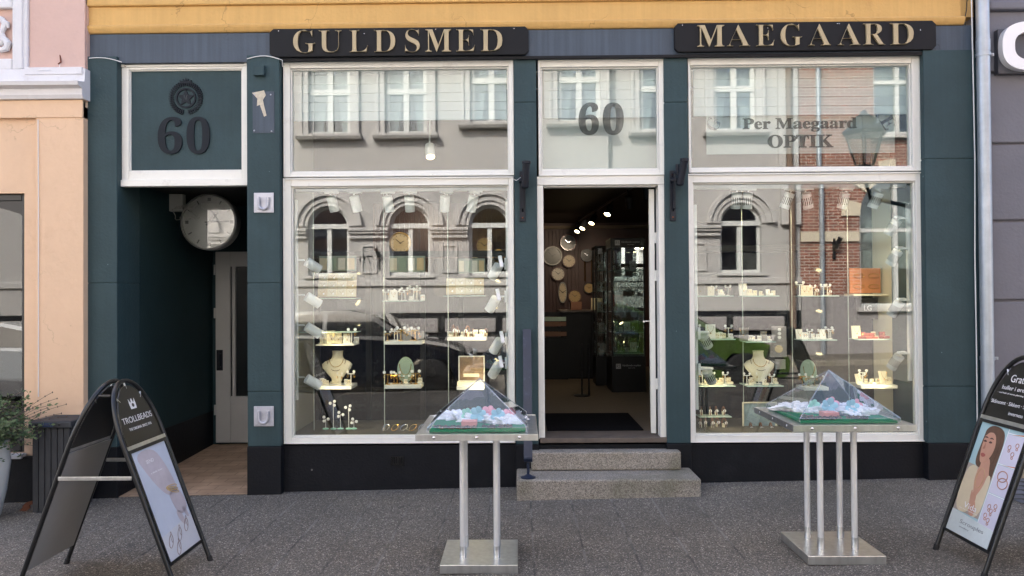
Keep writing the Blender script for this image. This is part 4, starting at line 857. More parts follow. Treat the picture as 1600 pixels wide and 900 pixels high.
# ------------------------------------------------------------------ A-boards
def aboard(cx, cy, lab, spread=.44, width=.46, H=1.15):
    t = thing('a_board', lab, 'a-board', (cx, cy, gz(cx)))
    out = {}
    slope = spread/H; L_ = math.hypot(spread, H)
    for s in (1, -1):
        # leaf frame: U across (world y, direction chosen so text reads left to right), V up the slope, N outward
        top = Vector((cx+s*.03, cy, gz(cx)+H)); foot = Vector((cx+s*(spread+.01), cy, gz(cx+s*spread)))
        V = (top-foot).normalized(); U = Vector((0, s, 0)); Nn = U.cross(V).normalized()
        if Nn.x*s < 0: U = -U; Nn = -Nn
        Lh = (top-foot).length; hw = width/2; zs_ = Lh*.70
        def pt(u, v, n=0., U=U, V=V, Nn=Nn, foot=foot): return foot+U*u+V*v+Nn*n
        arc = [pt(-hw, .0)]+[pt(-hw, zs_*k/4) for k in range(1, 4)]+[pt(-hw*math.cos(a)**.9 if math.cos(a) > 0 else hw*abs(math.cos(a))**.9, zs_+(Lh-zs_)*math.sin(a)) for a in [math.pi*i/20 for i in range(21)]]+[pt(hw, zs_*k/4) for k in (3, 2, 1)]+[pt(hw, .0)]
        MB().tube(arc, .0135, 12).build('frame_leaf', BLACKM, t, smooth=True)
        for q in (-1, 1): MB().cyl(pt(q*hw, -.006), pt(q*hw, .03), .0155, n=12).build('rubber_foot', RUBBER, t)
        # header panel
        hp = [(-hw+.03, zs_-.01), (hw-.03, zs_-.01)]+[((hw-.03)*math.cos(a), zs_+(Lh-zs_-.03)*math.sin(a)) for a in [math.pi*i/16 for i in range(17)]]
        mb = MB(); A = [mb.b.verts.new(pt(u, v, .004)) for u, v in hp]; B = [mb.b.verts.new(pt(u, v, -.004)) for u, v in hp]; mb.b.faces.new(A); mb.b.faces.new(B[::-1])
        for i in range(len(A)): mb.b.faces.new((A[i], B[i], B[(i+1) % len(A)], A[(i+1) % len(A)]))
        mb.build('header_panel', BLACKP, t)
        for a in (.9, 1.57, 2.25):
            p = (hw*math.cos(a), zs_+(Lh-zs_)*math.sin(a)); q = ((hw-.05)*math.cos(a), zs_+(Lh-zs_-.05)*math.sin(a)); MB().cyl(pt(*p), pt(*q), .005, n=8).build('panel_clip', STEEL, t)
        pb, ptt = .13, zs_-.035
        def slabp(u0, u1, v0, v1, n0, n1):
            mb = MB(); c = [pt(u, v, n) for n in (n0, n1) for u, v in ((u0, v0), (u1, v0), (u1, v1), (u0, v1))]; vs = [mb.b.verts.new(p) for p in c]
            for f in ((0, 1, 2, 3), (7, 6, 5, 4), (0, 4, 5, 1), (1, 5, 6, 2), (2, 6, 7, 3), (3, 7, 4, 0)): mb.b.faces.new([vs[i] for i in f])
            return mb
        slabp(-hw+.015, hw-.015, pb, ptt, -.010, .0).build('poster_board', GREYP, t)
        fr = slabp(-hw+.012, -hw+.03, pb, ptt, .0005, .010)
        for a in ((hw-.03, hw-.012, pb, ptt), (-hw+.03, hw-.03, pb, pb+.018), (-hw+.03, hw-.03, ptt-.018, ptt)):
            m2 = slabp(*a, .0005, .0098); me = bpy.data.meshes.new('x'); m2.b.to_mesh(me); m2.b.free(); fr.b.from_mesh(me)
        fr.build('poster_frame', BLACKM, t)
        slabp(-hw+.014, hw-.014, ptt+.002, ptt+.024, .0, .012).build('clamp_rail', STEEL, t)
        out[s] = (pt, U, V, Nn, hw-.03, pb+.018, ptt-.018, zs_, Lh)
    mb = MB()
    for q in (-1, 1):
        zc = gz(cx)+H*.55; e = spread*.47
        mb.box(cx-e, cx+e, cy+q*(width/2+.010)-.003, cy+q*(width/2+.010)+.003, zc-.011, zc+.011, .002)
        for a in (-e+.01, 0, e-.01): mb.cyl((cx+a, cy+q*(width/2+.010)-.007, zc), (cx+a, cy+q*(width/2+.010)+.007, zc), .007, n=8)
    mb.build('spreader_bar', STEEL, t)
    mb = MB(); 
    for q in (-.14, .14): mb.cyl((cx-.035, cy+q, gz(cx)+H-.012-.06*abs(q)*7), (cx+.035, cy+q, gz(cx)+H-.012-.06*abs(q)*7), .009, n=8)
    mb.build('hinge', BLACKM, t)
    return t, out
def flat(mbpts, pt, n0, n1):
    mb = MB(); A = [mb.b.verts.new(pt(u, v, n1)) for u, v in mbpts]; B = [mb.b.verts.new(pt(u, v, n0)) for u, v in mbpts]; mb.b.faces.new(A); mb.b.faces.new(B[::-1])
    for i in range(len(A)): mb.b.faces.new((A[i], B[i], B[(i+1) % len(A)], A[(i+1) % len(A)]))
    return mb
def smoothpoly(p, k=2):
    for _ in range(k):
        q = []
        for a, b in zip(p, p[1:]+p[:1]): q += [(a[0]*.75+b[0]*.25, a[1]*.75+b[1]*.25), (a[0]*.25+b[0]*.75, a[1]*.25+b[1]*.75)]
        p = q
    return p
PAP = mat('pale_poster_paper', (196, 204, 220), .35, var=.1, vs=3, coat=.15)
PAP2 = mat('poster_silver_grey', (206, 208, 216), .35, var=.06, vs=3, coat=.15)
SKIN = mat('poster_hand_tone', (190, 182, 190), .4, var=.18, vs=4)
SKIN2 = mat('poster_skin_tone', (196, 150, 128), .4, var=.07, vs=9)
WHT = mat('white_print', (232, 232, 236), .5); GPR = mat('gold_print', (196, 168, 120), .4, var=.2, vs=30)
HAIR = mat('poster_brown_hair', (98, 74, 60), .5, var=.2, vs=14); JACK = mat('poster_cream_jacket', (214, 200, 172), .5, var=.08, vs=7); SHDT = mat('poster_dark_tone', (74, 50, 46), .5)
# left board
t, o = aboard(-2.38, -1.84, 'black arched a-board lettered TROLLBEADS left of the shop windows')
pt, U, V, Nn, hw, pb, ptt, zs_, Lh = o[1]
p_ = flat([(-hw, pb), (hw, pb), (hw, ptt), (-hw, ptt)], pt, .0004, .0014).build('poster', PAP, t)
ph = ptt-pb
def up(u, v): return (-hw+2*hw*u, pb+ph*v)
def shp(poly, m, n, name='print', par=None, pt=pt, up=up, k=2): return flat([up(*q) for q in smoothpoly(poly, k)], pt, .0014, n).build(name, m, par)
shp([(0, 0), (1, 0), (1, .27), (0, .22)], PAP2, .0018, 'print', p_, k=0)
shp([(.08, .98), (.62, .99), (.80, .80), (.88, .62), (.90, .52), (.62, .50), (.40, .62), (.22, .80)], SKIN, .0020, 'hand_print', p_)
shp([(.60, .56), (.90, .56), (1.0, .40), (.95, .32), (.70, .30), (.62, .42)], SKIN, .0020, 'hand_print', p_)
shp([(.62, .36), (.74, .36), (.80, .22), (.74, .20), (.64, .27)], SKIN, .0020, 'hand_print', p_)
shp([(.80, .36), (.90, .37), (.95, .26), (.88, .25)], SKIN, .0020, 'hand_print', p_)
def ringp(u, v, ru, rv, th, m, n=.0026, name='bangle_print', par=p_, pt=pt, up=up, rot=0.):
    mb = MB(); P = []
    for k in range(24):
        a = 2*math.pi*k/24; cu, cv = ru*math.cos(a), rv*math.sin(a); uu, vv = up(u+cu*math.cos(rot)-cv*math.sin(rot), v+cu*math.sin(rot)+cv*math.cos(rot)); P.append(pt(uu, vv, n))
    return mb.tube(P, th, 5, True).build(name, m, par)
for k in range(3): ringp(.74, .545+.018*k, .15, .016, .0028, GPR, rot=-.25+.1*k)
for u, v in ((.22, .15), (.50, .16), (.36, .06), (.76, .20)):
    ringp(u, v, .085, .035, .0022, mat('print_sepia', (140, 126, 124), .5), rot=.5); ringp(u+.05, v+.03, .05, .02, .0016, mat('print_sepia', (140, 126, 124), .5), rot=1.2)
def txt(s, m, par, u, v, h, wmax=None, pt=pt, U=U, V=V, o=o, n=.005, base=None, space=1.):
    me_box = (u-.5*h*len(s)*.62, u+.5*h*len(s)*.62, v, v+h)
    return fit_text(s, 'lettering', m, par, (u-wmax/2, u+wmax/2, v, v+h) if wmax else me_box, pt(0, 0, n), U, V, .0008, space=space)
tx = txt('TROLLBEADS', WHT, t, 0, zs_+.115, .036, .33); txt('THE ORIGINAL SINCE 1976', WHT, t, 0, zs_+.070, .016, .25)
txt('SEND', WHT, p_, -.03, ptt-.09, .022, .085, n=.0022); txt('a little love', WHT, p_, -.0, ptt-.155, .010, .13, n=.0024)
# small crown logo
cv = zs_+.19
mb = flat([(-.030, cv), (.030, cv), (.034, cv+.030), (.032, cv+.062), (.020, cv+.040), (.010, cv+.040), (.004, cv+.062), (-.004, cv+.062), (-.010, cv+.040), (-.020, cv+.040), (-.032, cv+.062), (-.034, cv+.03)], pt, .0045, .0062); mb.build('crown_logo', WHT, t)
flat([(.012*math.cos(a), cv+.022+.012*math.sin(a)) for a in [2*math.pi*i/14 for i in range(14)]], pt, .0062, .007).build('crown_logo', BLACKP, t)
# right board
t, o = aboard(2.96, -1.91, 'black arched a-board with a woman on its jewellery poster at the right edge', H=1.17)
pt, U, V, Nn, hw, pb, ptt, zs_, Lh = o[-1]; ph = ptt-pb
p_ = flat([(-hw, pb), (hw, pb), (hw, ptt), (-hw, ptt)], pt, .0004, .0014).build('poster', mat('poster_aqua', (168, 200, 206), .35, coat=.15), t)
def up(u, v, hw=hw, pb=pb, ph=ph): return (-hw+2*hw*u, pb+ph*v)
K = dict(pt=pt, up=up)
shp([(0, .19), (.60, .19), (.60, .60), (.0, .62)], mat('poster_tan_ground', (172, 160, 150), .5, var=.1), .0018, 'print', p_, k=0, **K)
shp([(.16, .98), (.42, 1.0), (.60, .94), (.60, .70), (.58, .45), (.50, .40), (.46, .62), (.20, .60), (.12, .66), (.14, .84)], HAIR, .0020, 'hair_print', p_, **K)
shp([(.26, .70), (.44, .72), (.50, .58), (.62, .50), (.44, .30), (.28, .40), (.18, .54), (.28, .60)], SKIN2, .0024, 'neck_print', p_, **K)
shp([(.0, .56), (.14, .62), (.26, .60), (.24, .50), (.34, .36), (.36, .19), (.0, .19)], JACK, .0027, 'jacket_print', p_, **K)
shp([(.50, .58), (.60, .55), (.60, .19), (.34, .19), (.38, .34), (.48, .46)], JACK, .0027, 'jacket_print', p_, **K)
shp([(.19, .92), (.32, .955), (.43, .92), (.46, .80), (.42, .71), (.30, .645), (.22, .66), (.175, .76), (.165, .85)], SKIN2, .0030, 'face_print', p_, **K)
shp([(.14, .94), (.28, 1.0), (.46, .98), (.54, .86), (.52, .66), (.46, .68), (.46, .84), (.38, .93), (.24, .93), (.18, .88)], HAIR, .0033, 'hair_print', p_, **K)
for u in (.205, .325): 
    shp([(u-.04, .840), (u, .856), (u+.055, .842), (u+.0, .832)], SHDT, .0034, 'eye_print', p_, k=1, **K); shp([(u-.05, .868), (u, .890), (u+.07, .872), (u, .874)], SHDT, .0034, 'brow_print', p_, k=1, **K)
shp([(.225, .84), (.25, .80), (.255, .775), (.21, .77), (.20, .78), (.225, .80)], mat('poster_skin_dark', (168, 118, 98), .5), .0034, 'nose_print', p_, k=1, **K)
shp([(.19, .724), (.25, .742), (.33, .724), (.26, .696)], mat('poster_lips', (164, 88, 84), .5), .0034, 'mouth_print', p_, k=1, **K)
for k in range(4): shp([(.27+.035*k, .40-.01*k), (.30+.035*k, .41-.01*k), (.335+.03*k, .30), (.305+.03*k, .295)], SKIN2, .0036+.0002*k, 'finger_print', p_, k=2, **K)
shp([(.28, .34), (.44, .33), (.50, .19), (.36, .19)], SKIN2, .0034, 'hand_print', p_, **K)
ringp(.36, .52, .08, .09, .001, GPR, .0034, 'necklace_print', p_, **K)
PH = mat('photo_lilac', (206, 204, 220), .4, var=.06)
for v0, v1 in ((.70, .955), (.44, .685), (.15, .425)): shp([(.63, v0), (.98, v0), (.98, v1), (.63, v1)], PH, .0020, 'photo_print', p_, k=0, **K)
for a in ((.612, .625, .1, 1.), ): shp([(a[0], a[2]), (a[1], a[2]), (a[1], a[3]), (a[0], a[3])], WHT, .0022, 'print', p_, k=0, **K)
for v in (.428, .69, .96): shp([(.625, v), (1, v), (1, v+.008), (.625, v+.008)], WHT, .0022, 'print', p_, k=0, **K)
shp([(.70, .955), (1, .97), (1, .985)], ORANGE, .0024, 'print', p_, k=0, **K); shp([(.70, .688), (1, .70), (1, .71)], ORANGE, .0024, 'print', p_, k=0, **K)
RG = mat('rose_gold_print', (176, 132, 118), .4)
for u, v in ((.80, .60), (.84, .545)): ringp(u, v, .10, .045, .0032, RG, .0028, 'ring_print', p_, **K)
for u, v in ((.74, .85), (.88, .88), (.84, .80), (.74, .33), (.80, .30), (.86, .35), (.80, .22), (.72, .25)): ringp(u, v, .03, .018, .0022, RG, .0028, 'earring_print', p_, **K); ringp(u+.01, v-.03, .018, .01, .0022, RG, .0028, 'earring_print', p_, **K)
shp([(0, 0), (1, 0), (1, .155), (.0, .19)], mat('poster_pale_marble', (206, 214, 214), .4, var=.08, vs=12), .0036, 'print', p_, k=0, **K)
T = dict(pt=pt, U=U, V=V); th_ = mat('thin_grey_print', (130, 136, 140), .5)
fit_text('Vida', 'lettering', WHT, p_, (*[up(.22, 0)[0], up(.52, 0)[0]], up(0, .235)[1], up(0, .285)[1]), pt(0, 0, .004), U, V, .0006)
fit_text('silver and rose gold plating', 'lettering', WHT, p_, (up(.14, 0)[0], up(.56, 0)[0], up(0, .215)[1], up(0, .225)[1]), pt(0, 0, .004), U, V, .0006)
fit_text('Scrouples', 'lettering', th_, p_, (up(.26, 0)[0], up(.80, 0)[0], up(0, .085)[1], up(0, .13)[1]), pt(0, 0, .0042), U, V, .0006)
fit_text('jewellery', 'lettering', th_, p_, (up(.28, 0)[0], up(.5, 0)[0], up(0, .06)[1], up(0, .075)[1]), pt(0, 0, .0042), U, V, .0006)
txt('Gratis', WHT, t, 0, zs_+.215, .045, .15, **T); txt('huller i ørerne', WHT, t, 0, zs_+.165, .026, .25, **T); txt('- ved køb af vores piercing øreringe', WHT, t, 0, zs_+.137, .012, .30, **T)
txt('Skånsomt · Sikkert · Sterilt', WHT, t, 0, zs_+.075, .022, .36, **T); txt('inverness', WHT, t, .06, zs_+.022, .020, .12, **T)

# ------------------------------------------------------------------ pavement display stands
def stand(cx, yf, lab, seed, clab, slab_):
    z0 = gz(cx)+.002; cy = yf+.225; W2, zt = .345, .825+gz(cx); t = thing('display_stand', lab, 'display stand', (cx, cy, z0))
    MB().box(cx-.225, cx+.225, yf, yf+.45, z0, z0+.05, .003).build('base_plate', STEEL, t)
    for a in (-1, 1):
        for b in (-1, 1):
            x, y = cx+a*.1, cy+b*.1
            MB().cyl((x, y, z0+.118), (x, y, zt-.03), .0175, n=20).build('post', TUBEM, t, smooth=True)
            MB().ring((x, y, z0+.05), (x, y, z0+.12), .0195, .0, 20).build('post_sleeve', STEEL, t, smooth=True)
    mb = MB(); h = .036
    mb.box(cx-W2, cx+W2, cy-W2, cy-W2+.004, zt-h, zt, .001); mb.box(cx-W2, cx+W2, cy+W2-.004, cy+W2, zt-h, zt, .001)
    mb.box(cx-W2, cx-W2+.004, cy-W2+.005, cy+W2-.005, zt-h, zt, .001); mb.box(cx+W2-.004, cx+W2, cy-W2+.005, cy+W2-.005, zt-h, zt, .001)
    mb.box(cx-W2+.005, cx+W2-.005, cy-W2+.005, cy+W2-.005, zt-.02, zt-.003); mb.build('tray', STEEL, t)
    for u in (-.24, 0, .24):
        for s in (-1, 1): MB().sph((cx+u, cy+s*(W2+.0), zt-h/2), .009, (1, .4, 1), 10, 6).build('tray_bolt', SILVER, t, smooth=True); MB().sph((cx+s*W2, cy+u, zt-h/2), .009, (.4, 1, 1), 10, 6).build('tray_bolt', SILVER, t, smooth=True)
    MB().box(cx-.275, cx+.275, cy-.275, cy+.275, zt-.002, zt+.012, .003).build('felt_pad', GREENF, t)
    # acrylic pyramid with short upright skirt
    ap = Vector((cx, cy, zt+.275)); sk = .028; b = .285
    c0 = [Vector((cx+p*b, cy+q*b, zt+.001)) for p, q in ((-1, -1), (1, -1), (1, 1), (-1, 1))]; c1 = [v+Vector((0, 0, sk)) for v in c0]
    mb = MB(); vs0 = [mb.b.verts.new(v) for v in c0]; vs1 = [mb.b.verts.new(v) for v in c1]; va = mb.b.verts.new(ap)
    for i in range(4): mb.b.faces.new((vs0[i], vs0[(i+1) % 4], vs1[(i+1) % 4], vs1[i])); mb.b.faces.new((vs1[i], vs1[(i+1) % 4], va))
    py = mb.build('pyramid_cover', ACRYL, t)
    mb = MB()
    for i in range(4): mb.tube([c1[i], ap], .0022, 6); mb.tube([c1[i], c1[(i+1) % 4]], .0012, 6); mb.tube([c0[i]+Vector((0, 0, .002)), c1[i]], .002, 6)
    mb.build('cover_edge', glassmat('polished_acrylic_edge', .35, 1, (.9, .95, 1), rough=.15, dirt=.5), py)
    # contents
    rnd = random.Random(seed); zf = zt+.013
    for k, (u, v, su, sv) in enumerate(((-.15, .13, .12, .07), (.14, -.03, .12, .07), (.16, .10, .1, .08), (-.02, .02, .09, .04))):
        mb = MB(); r = bmesh.ops.create_icosphere(mb.b, subdivisions=5, radius=1)
        for p in r['verts']:
            n = 1+.35*math.sin(p.co.x*7+seed+k)*math.cos(p.co.y*6+k)+.18*math.sin(p.co.x*17+p.co.y*13+k)+.09*math.sin(p.co.x*31+p.co.z*23+k)*math.sin(p.co.y*37+seed)+.05*math.sin(p.co.y*61+p.co.x*47)+rnd.uniform(-.015, .015); zc = max(p.co.z, 0)
            p.co = Vector((cx+u+p.co.x*su*n, cy+v+p.co.y*sv*n, zf+zc*.04*n))
        tag(mb.build('crumpled_cloth', CLOTHW, None, smooth=True), clab % ('behind left', 'front right', 'back right', 'in the middle')[k], 'cloth', 'white cloths under the pyramid covers')
    def flower(u, v, m, sc, z=.0, lab_=''):
        mb = MB(); c = Vector((cx+u, cy+v, zf+.03+z)); mb.cyl((cx+u, cy+v+.01, zf), c+Vector((0, .01, 0)), .004, n=6)
        for k in range(5):
            a = 2*math.pi*k/5+rnd.uniform(-.2, .2); d = Vector((math.cos(a), -.35, math.sin(a)*.85+.15)).normalized(); sd_ = d.cross(Vector((0, -1, .3))).normalized()
            up_ = sd_.cross(d); mb.sph(c+d*sc*.55, sc*.5, (1, .8, .12), 10, 6, Matrix((d, sd_, up_)).transposed())
        mb.sph(c+Vector((0, 0, .01)), sc*.14, u=8, v=6); return tag(mb.build('paper_flower', m, smooth=True), lab_, 'flower', 'fabric flowers under the pyramid covers')
    FB = mat('pale_blue_petals', (150, 196, 214), .6); FP = mat('pink_petals', (232, 172, 184), .6); FM = mat('mint_petals', (160, 214, 196), .6)
    flower(-.01, -.02, FB, .052, .02, 'pale blue fabric flower near the middle, %s' % slab_); flower(.11, -.05, FB, .045, .02, 'pale blue fabric flower right of centre, %s' % slab_)
    flower(-.08, .04, FM, .04, .012, 'mint green fabric flower on the left, %s' % slab_); flower(.05, .10, FP, .05, .01, 'pink fabric flower at the back, %s' % slab_); flower(.18, .05, FP, .042, .012, 'pink fabric flower at the back right, %s' % slab_)
    tb = thing('gift_box', 'small pink ribbed gift box on the green felt, %s' % slab_, 'box', (cx-.06, cy-.12, zf)); mb = MB()
    for k in range(5): mb.box(cx-.10, cx-.01, cy-.17, cy-.09, zf+.001+k*.006, zf+.0055+k*.006, .001)
    mb.build('box', mat('pink_card', (226, 156, 146), .6), tb)
    for k in range(11):
        u, v = (-.22+.035*k, rnd.uniform(-.245, -.20)) if k < 6 else rnd.choice(((.06, -.2), (.16, -.2), (.1, -.22), (-.19, -.15), (-.15, -.16))); mb = MB(); a = rnd.uniform(0, 3)
        for j in range(15): mb.sph((cx+u+.034*math.cos(j*.419), cy+v+.020*math.sin(j*.419)+.012, zf+.006+.004*math.sin(j*1.7+k)), .0066, (1, 1, .9), 7, 5)
        tag(mb.build('bracelet', mat('bronze_beads', (122, 100, 78), .3, .6) if k % 2 else mat('dark_beads', (70, 58, 50), .3, .3), smooth=True), 'beaded bracelet on the green felt, %s' % slab_, 'bracelet', 'bracelets, %s' % slab_)
    return t
s1x = (fx(686, -1.93, 890)+fx(810, -1.93, 890))/2; s2x = (fx(1262, -1.91, 885)+fx(1386, -1.91, 885))/2
stand(s1x, -1.93, 'steel display stand left of the entrance steps', 5, 'white crumpled cloth %s, display stand left of the steps', 'display stand left of the steps')
stand(s2x, -1.91, 'steel display stand in front of the right shop window', 8, 'white crumpled cloth %s, display stand before the right window', 'display stand before the right window')

# ------------------------------------------------------------------ the far side of the street (seen in the window panes)
OY = 12.0            # its facade stands at y = -OY
def ox(px, D=OY): return fx(px, D)
def oz(py, D=OY, px=640): return fz(py, D, px)
tw = thing('townhouse', 'pale grey townhouse with arched ground floor windows across the street', 'building', (0, -OY, 0))
OXL, OXR = -13.5, ox(1253); zcap0, zcap1 = oz(372), oz(357); zstr = oz(437); zspr = oz(352); ztopA = oz(322)
zw0 = oz(430); GC = [ox(p) for p in (250, 380, 512, 640, 765, 893, 1027, 1160)]
hw_ = (ox(672)-ox(608))/2; UC = [ox(p) for p in (255, 385, 515, 635, 770, 893, 1022, 1155)]; uh = (ox(668)-ox(602))/2
zs0 = oz(209); zs1 = zs0+1.75
holes = [(c-hw_, c+hw_, zw0, zspr+hw_) for c in GC]+[(c-uh, c+uh, zs0, zs1) for c in UC]
BAY = (4, 5); BXA, BXB = ox(706), ox(938); zb0 = oz(268)
holes = [(h[0], h[1], h[2]+.19, h[3]+.19) if i-len(GC) in BAY else h for i, h in enumerate(holes)]
mb = MB(); wall_grid(mb, BXA, BXB, zb0, 10.4, -OY+.001, -OY+.22, [h for i, h in enumerate(holes) if i-len(GC) in BAY]); mb.box(BXA-.04, BXB+.04, -OY+.001, -OY+.27, zb0-.12, zb0-.001, .01); mb.build('projecting_bay', OPPGREY, tw)
mb = MB(); wall_grid(mb, OXL, OXR, zstr, 10.5, -OY-.4, -OY, holes)
for c in GC:      # spandrels
    for s in (-1, 1):
        mb.prism([(c+s*hw_*math.cos(a), zspr+hw_*math.sin(a)) for a in [math.pi/2*i/10 for i in range(11)]]+[(c+s*hw_, zspr+hw_)], -OY-.4, -OY)
mb.build('wall', OPPGREY, tw)
mb = MB(); mb.box(OXL, OXR+.02, -OY-.3, -OY+.08, zstr-.16, zstr-.002, .02); mb.box(OXL, OXR, -OY-.3, -OY+.05, 4.42, 4.5, .02); mb.box(OXL, OXR+.1, -OY-.3, -OY+.35, 10.5, 10.8, .03); mb.build('string_course', OPPTRIM, tw)
mb = MB(); wall_grid(mb, OXL, OXR, oz(489), zstr-.162, -OY-.4, -OY+.02, []); mb.build('lower_wall', OPPGREY, tw)
mb = MB(); mb.box(OXL, OXR, -OY-.4, -OY+.01, -.3, oz(489)-.002); mb.build('dark_base', PLINTH, tw)
mb = MB(); x = OXL+.3; i = 0
while x < OXR-1.3:
    mb.box(x, x+1.25, -OY-.1, -OY+.09, oz(520), oz(498), .03); mb.box(x, x+1.25, -OY-.1, -OY+.09, oz(552), oz(527), .03); x += 1.42
mb.build('rock_faced_block', ROUGHS, tw)
for k, c in enumerate(GC):
    mb = MB()
    for r0, r1, y1 in ((hw_+.24, hw_+.34, .14), (hw_+.10, hw_+.242, .08), (hw_+.0, hw_+.102, .04)):
        pp = [(c+r1*math.cos(a), zspr+r1*math.sin(a)) for a in [math.pi*i/28 for i in range(29)]]; qq = [(c+r0*math.cos(a), zspr+r0*math.sin(a)) for a in [math.pi*i/28 for i in range(29)]]
        for i in range(28): mb.prism([pp[i], pp[i+1], qq[i+1], qq[i]], -OY+.0005, -OY+y1)
    mb.build('arch_moulding', OPPTRIM, tw)
    if k < len(GC)-1:
        n = GC[k+1]; a, b = c+hw_+.02, n-hw_-.02
        mb = MB(); mb.box(a, b, -OY+.001, -OY+.09, zcap0, zcap0+.06, .01); mb.box(a-.01, b+.01, -OY+.001, -OY+.13, zcap1-.12, zcap1-.06, .01); mb.box(a-.02, b+.02, -OY+.001, -OY+.17, zcap1-.058, zcap1+.02, .015); mb.box(a+.02, b-.02, -OY+.001, -OY+.06, zcap0+.061, zcap1-.121); 
        mb.build('capital', OPPTRIM, tw)
        mb = MB(); frame_ring(mb, (a+b)/2-.2, (a+b)/2+.2, oz(427), oz(382), (a+b)/2-.15, (a+b)/2+.15, oz(427)+.05, oz(382)-.05, -OY+.001, -OY+.035, .01); mb.build('panel_moulding', OPPTRIM, tw)
    fr = MB(); y0, y1 = -OY-.2, -OY-.12; th = .07
    fr.box(c-hw_, c-hw_+th, y0, y1, zw0, zspr); fr.box(c+hw_-th, c+hw_, y0, y1, zw0, zspr); fr.box(c-.055, c+.055, y0+.001, y1+.02, zw0+.001, zspr-.05); fr.box(c-hw_+th, c+hw_-th, y0+.001, y1-.001, zw0, zw0+.08); fr.box(c-hw_, c+hw_, y0+.001, y1+.05, zspr-.06, zspr+.06)
    for i in range(16):
        a, b = math.pi*i/16, math.pi*(i+1)/16; fr.prism([(c+hw_*math.cos(a), zspr+hw_*math.sin(a)), (c+hw_*math.cos(b), zspr+hw_*math.sin(b)), (c+(hw_-th)*math.cos(b), zspr+(hw_-th)*math.sin(b)), (c+(hw_-th)*math.cos(a), zspr+(hw_-th)*math.sin(a))], y0, y1)
    f = fr.build('window', OPPWHITE, tw)
    MB().prism([(c-hw_+.02, zw0+.02), (c+hw_-.02, zw0+.02)]+[(c+(hw_-.02)*math.cos(a), zspr+(hw_-.02)*math.sin(a)) for a in [math.pi*i/16 for i in range(17)]], y0+.03, y0+.036).build('pane', WIN2, f)
    MB().box(c-hw_-.1, c+hw_+.1, -OY-.12, -OY+.12, zw0-.07, zw0-.001, .01).build('window_sill', OPPTRIM, tw)
OY_, zs0_, zs1_ = OY, zs0, zs1
for ic, c in enumerate(UC):
    OY, zs0, zs1 = (OY_-.22, zs0_+.19, zs1_+.19) if ic in BAY else (OY_, zs0_, zs1_)
    mb = MB(); frame_ring(mb, c-uh-.2, c+uh+.2, zs0-.0, zs1+.25, c-uh-.001, c+uh+.001, zs0-.0, zs1+.001, -OY+.0005, -OY+.06, .01); mb.box(c-uh-.22, c-uh-.14, -OY+.0, -OY+.1, zs0, zs1+.2, .01); mb.box(c+uh+.14, c+uh+.22, -OY+.0, -OY+.1, zs0, zs1+.2, .01)
    mb.build('window_surround', OPPTRIM, tw)
    MB().prism([(-OY-.1, zs0-.12), (-OY+.2, zs0-.12), (-OY+.24, zs0-.06), (-OY+.24, zs0-.002), (-OY-.1, zs0-.002)], c-uh-.28, c+uh+.28, SWAP).build('window_sill', OPPTRIM, tw)
    fr = MB(); y0, y1 = -OY-.16, -OY-.08; zm = zs0+1.08
    frame_ring(fr, c-uh, c+uh, zs0, zs1, c-uh+.10, c+uh-.10, zs0+.10, zs1-.07, y0, y1); fr.box(c-.07, c+.07, y0+.001, y1+.02, zs0+.06, zs1-.02); fr.box(c-uh+.02, c+uh-.02, y0+.002, y1+.03, zm-.07, zm+.07)
    f = fr.build('window', OPPWHITE, tw); MB().box(c-uh+.02, c+uh-.02, y0+.03, y0+.036, zs0+.02, zs1-.02).build('pane', WIN2, f)
    mb = MB()
    for s in (-1, 1): mb.prism([(c+s*(uh-.02), zs0+.05), (c+s*(uh-.02), zs1-.02), (c+s*.05, zs1-.02), (c+s*.16, zs0+.9), (c+s*.26, zs0+.05)], y0-.15, y0-.13)
    mb.build('curtain', CURT, tw)
OY, zs0, zs1 = OY_, zs0_, zs1_
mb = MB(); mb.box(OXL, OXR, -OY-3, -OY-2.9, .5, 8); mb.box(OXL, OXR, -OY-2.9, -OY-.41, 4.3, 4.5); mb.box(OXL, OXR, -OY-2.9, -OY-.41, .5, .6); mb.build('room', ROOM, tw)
# projecting bay left half: darker string at first floor, end pilaster
mb = MB(); mb.box(ox(1222), OXR, -OY+.0005, -OY+.12, zcap1+.02, 10.4, .01); mb.build('end_pilaster', OPPTRIM, tw)
# 79 house number on a recessed panel (readable from the street)
cxn = (GC[2]+GC[3])/2
fit_text(serif('79'), 'house_number', BLACKP, tw, (-.16, .16, 0, .2), (ox(571), -OY+.001, oz(411)), (-1, 0, 0), (0, 0, 1), .01)
FHM = IRON
for px in (592, ):
    x = ox(px); mb = MB(); mb.box(x-.02, x+.02, -OY, -OY+.02, oz(421), oz(392)); mb.cyl((x+.0, -OY+.1, oz(402)), (x-.06, -OY+.17, oz(388)), .03, .04, 12); tag(mb.build('flag_holder', BLACKM), 'dark flag holder beside the number 79 across the street', 'flag holder')
# slate roof
mb = MB(); mb.prism([(-OY+.3, 10.8), (-OY-4, 13.4), (-OY-8, 10.8)], OXL, OXR+.1, SWAP); mb.build('roof', mat('dark_slates', (84, 84, 90), .8, var=.2, vs=5), tw)
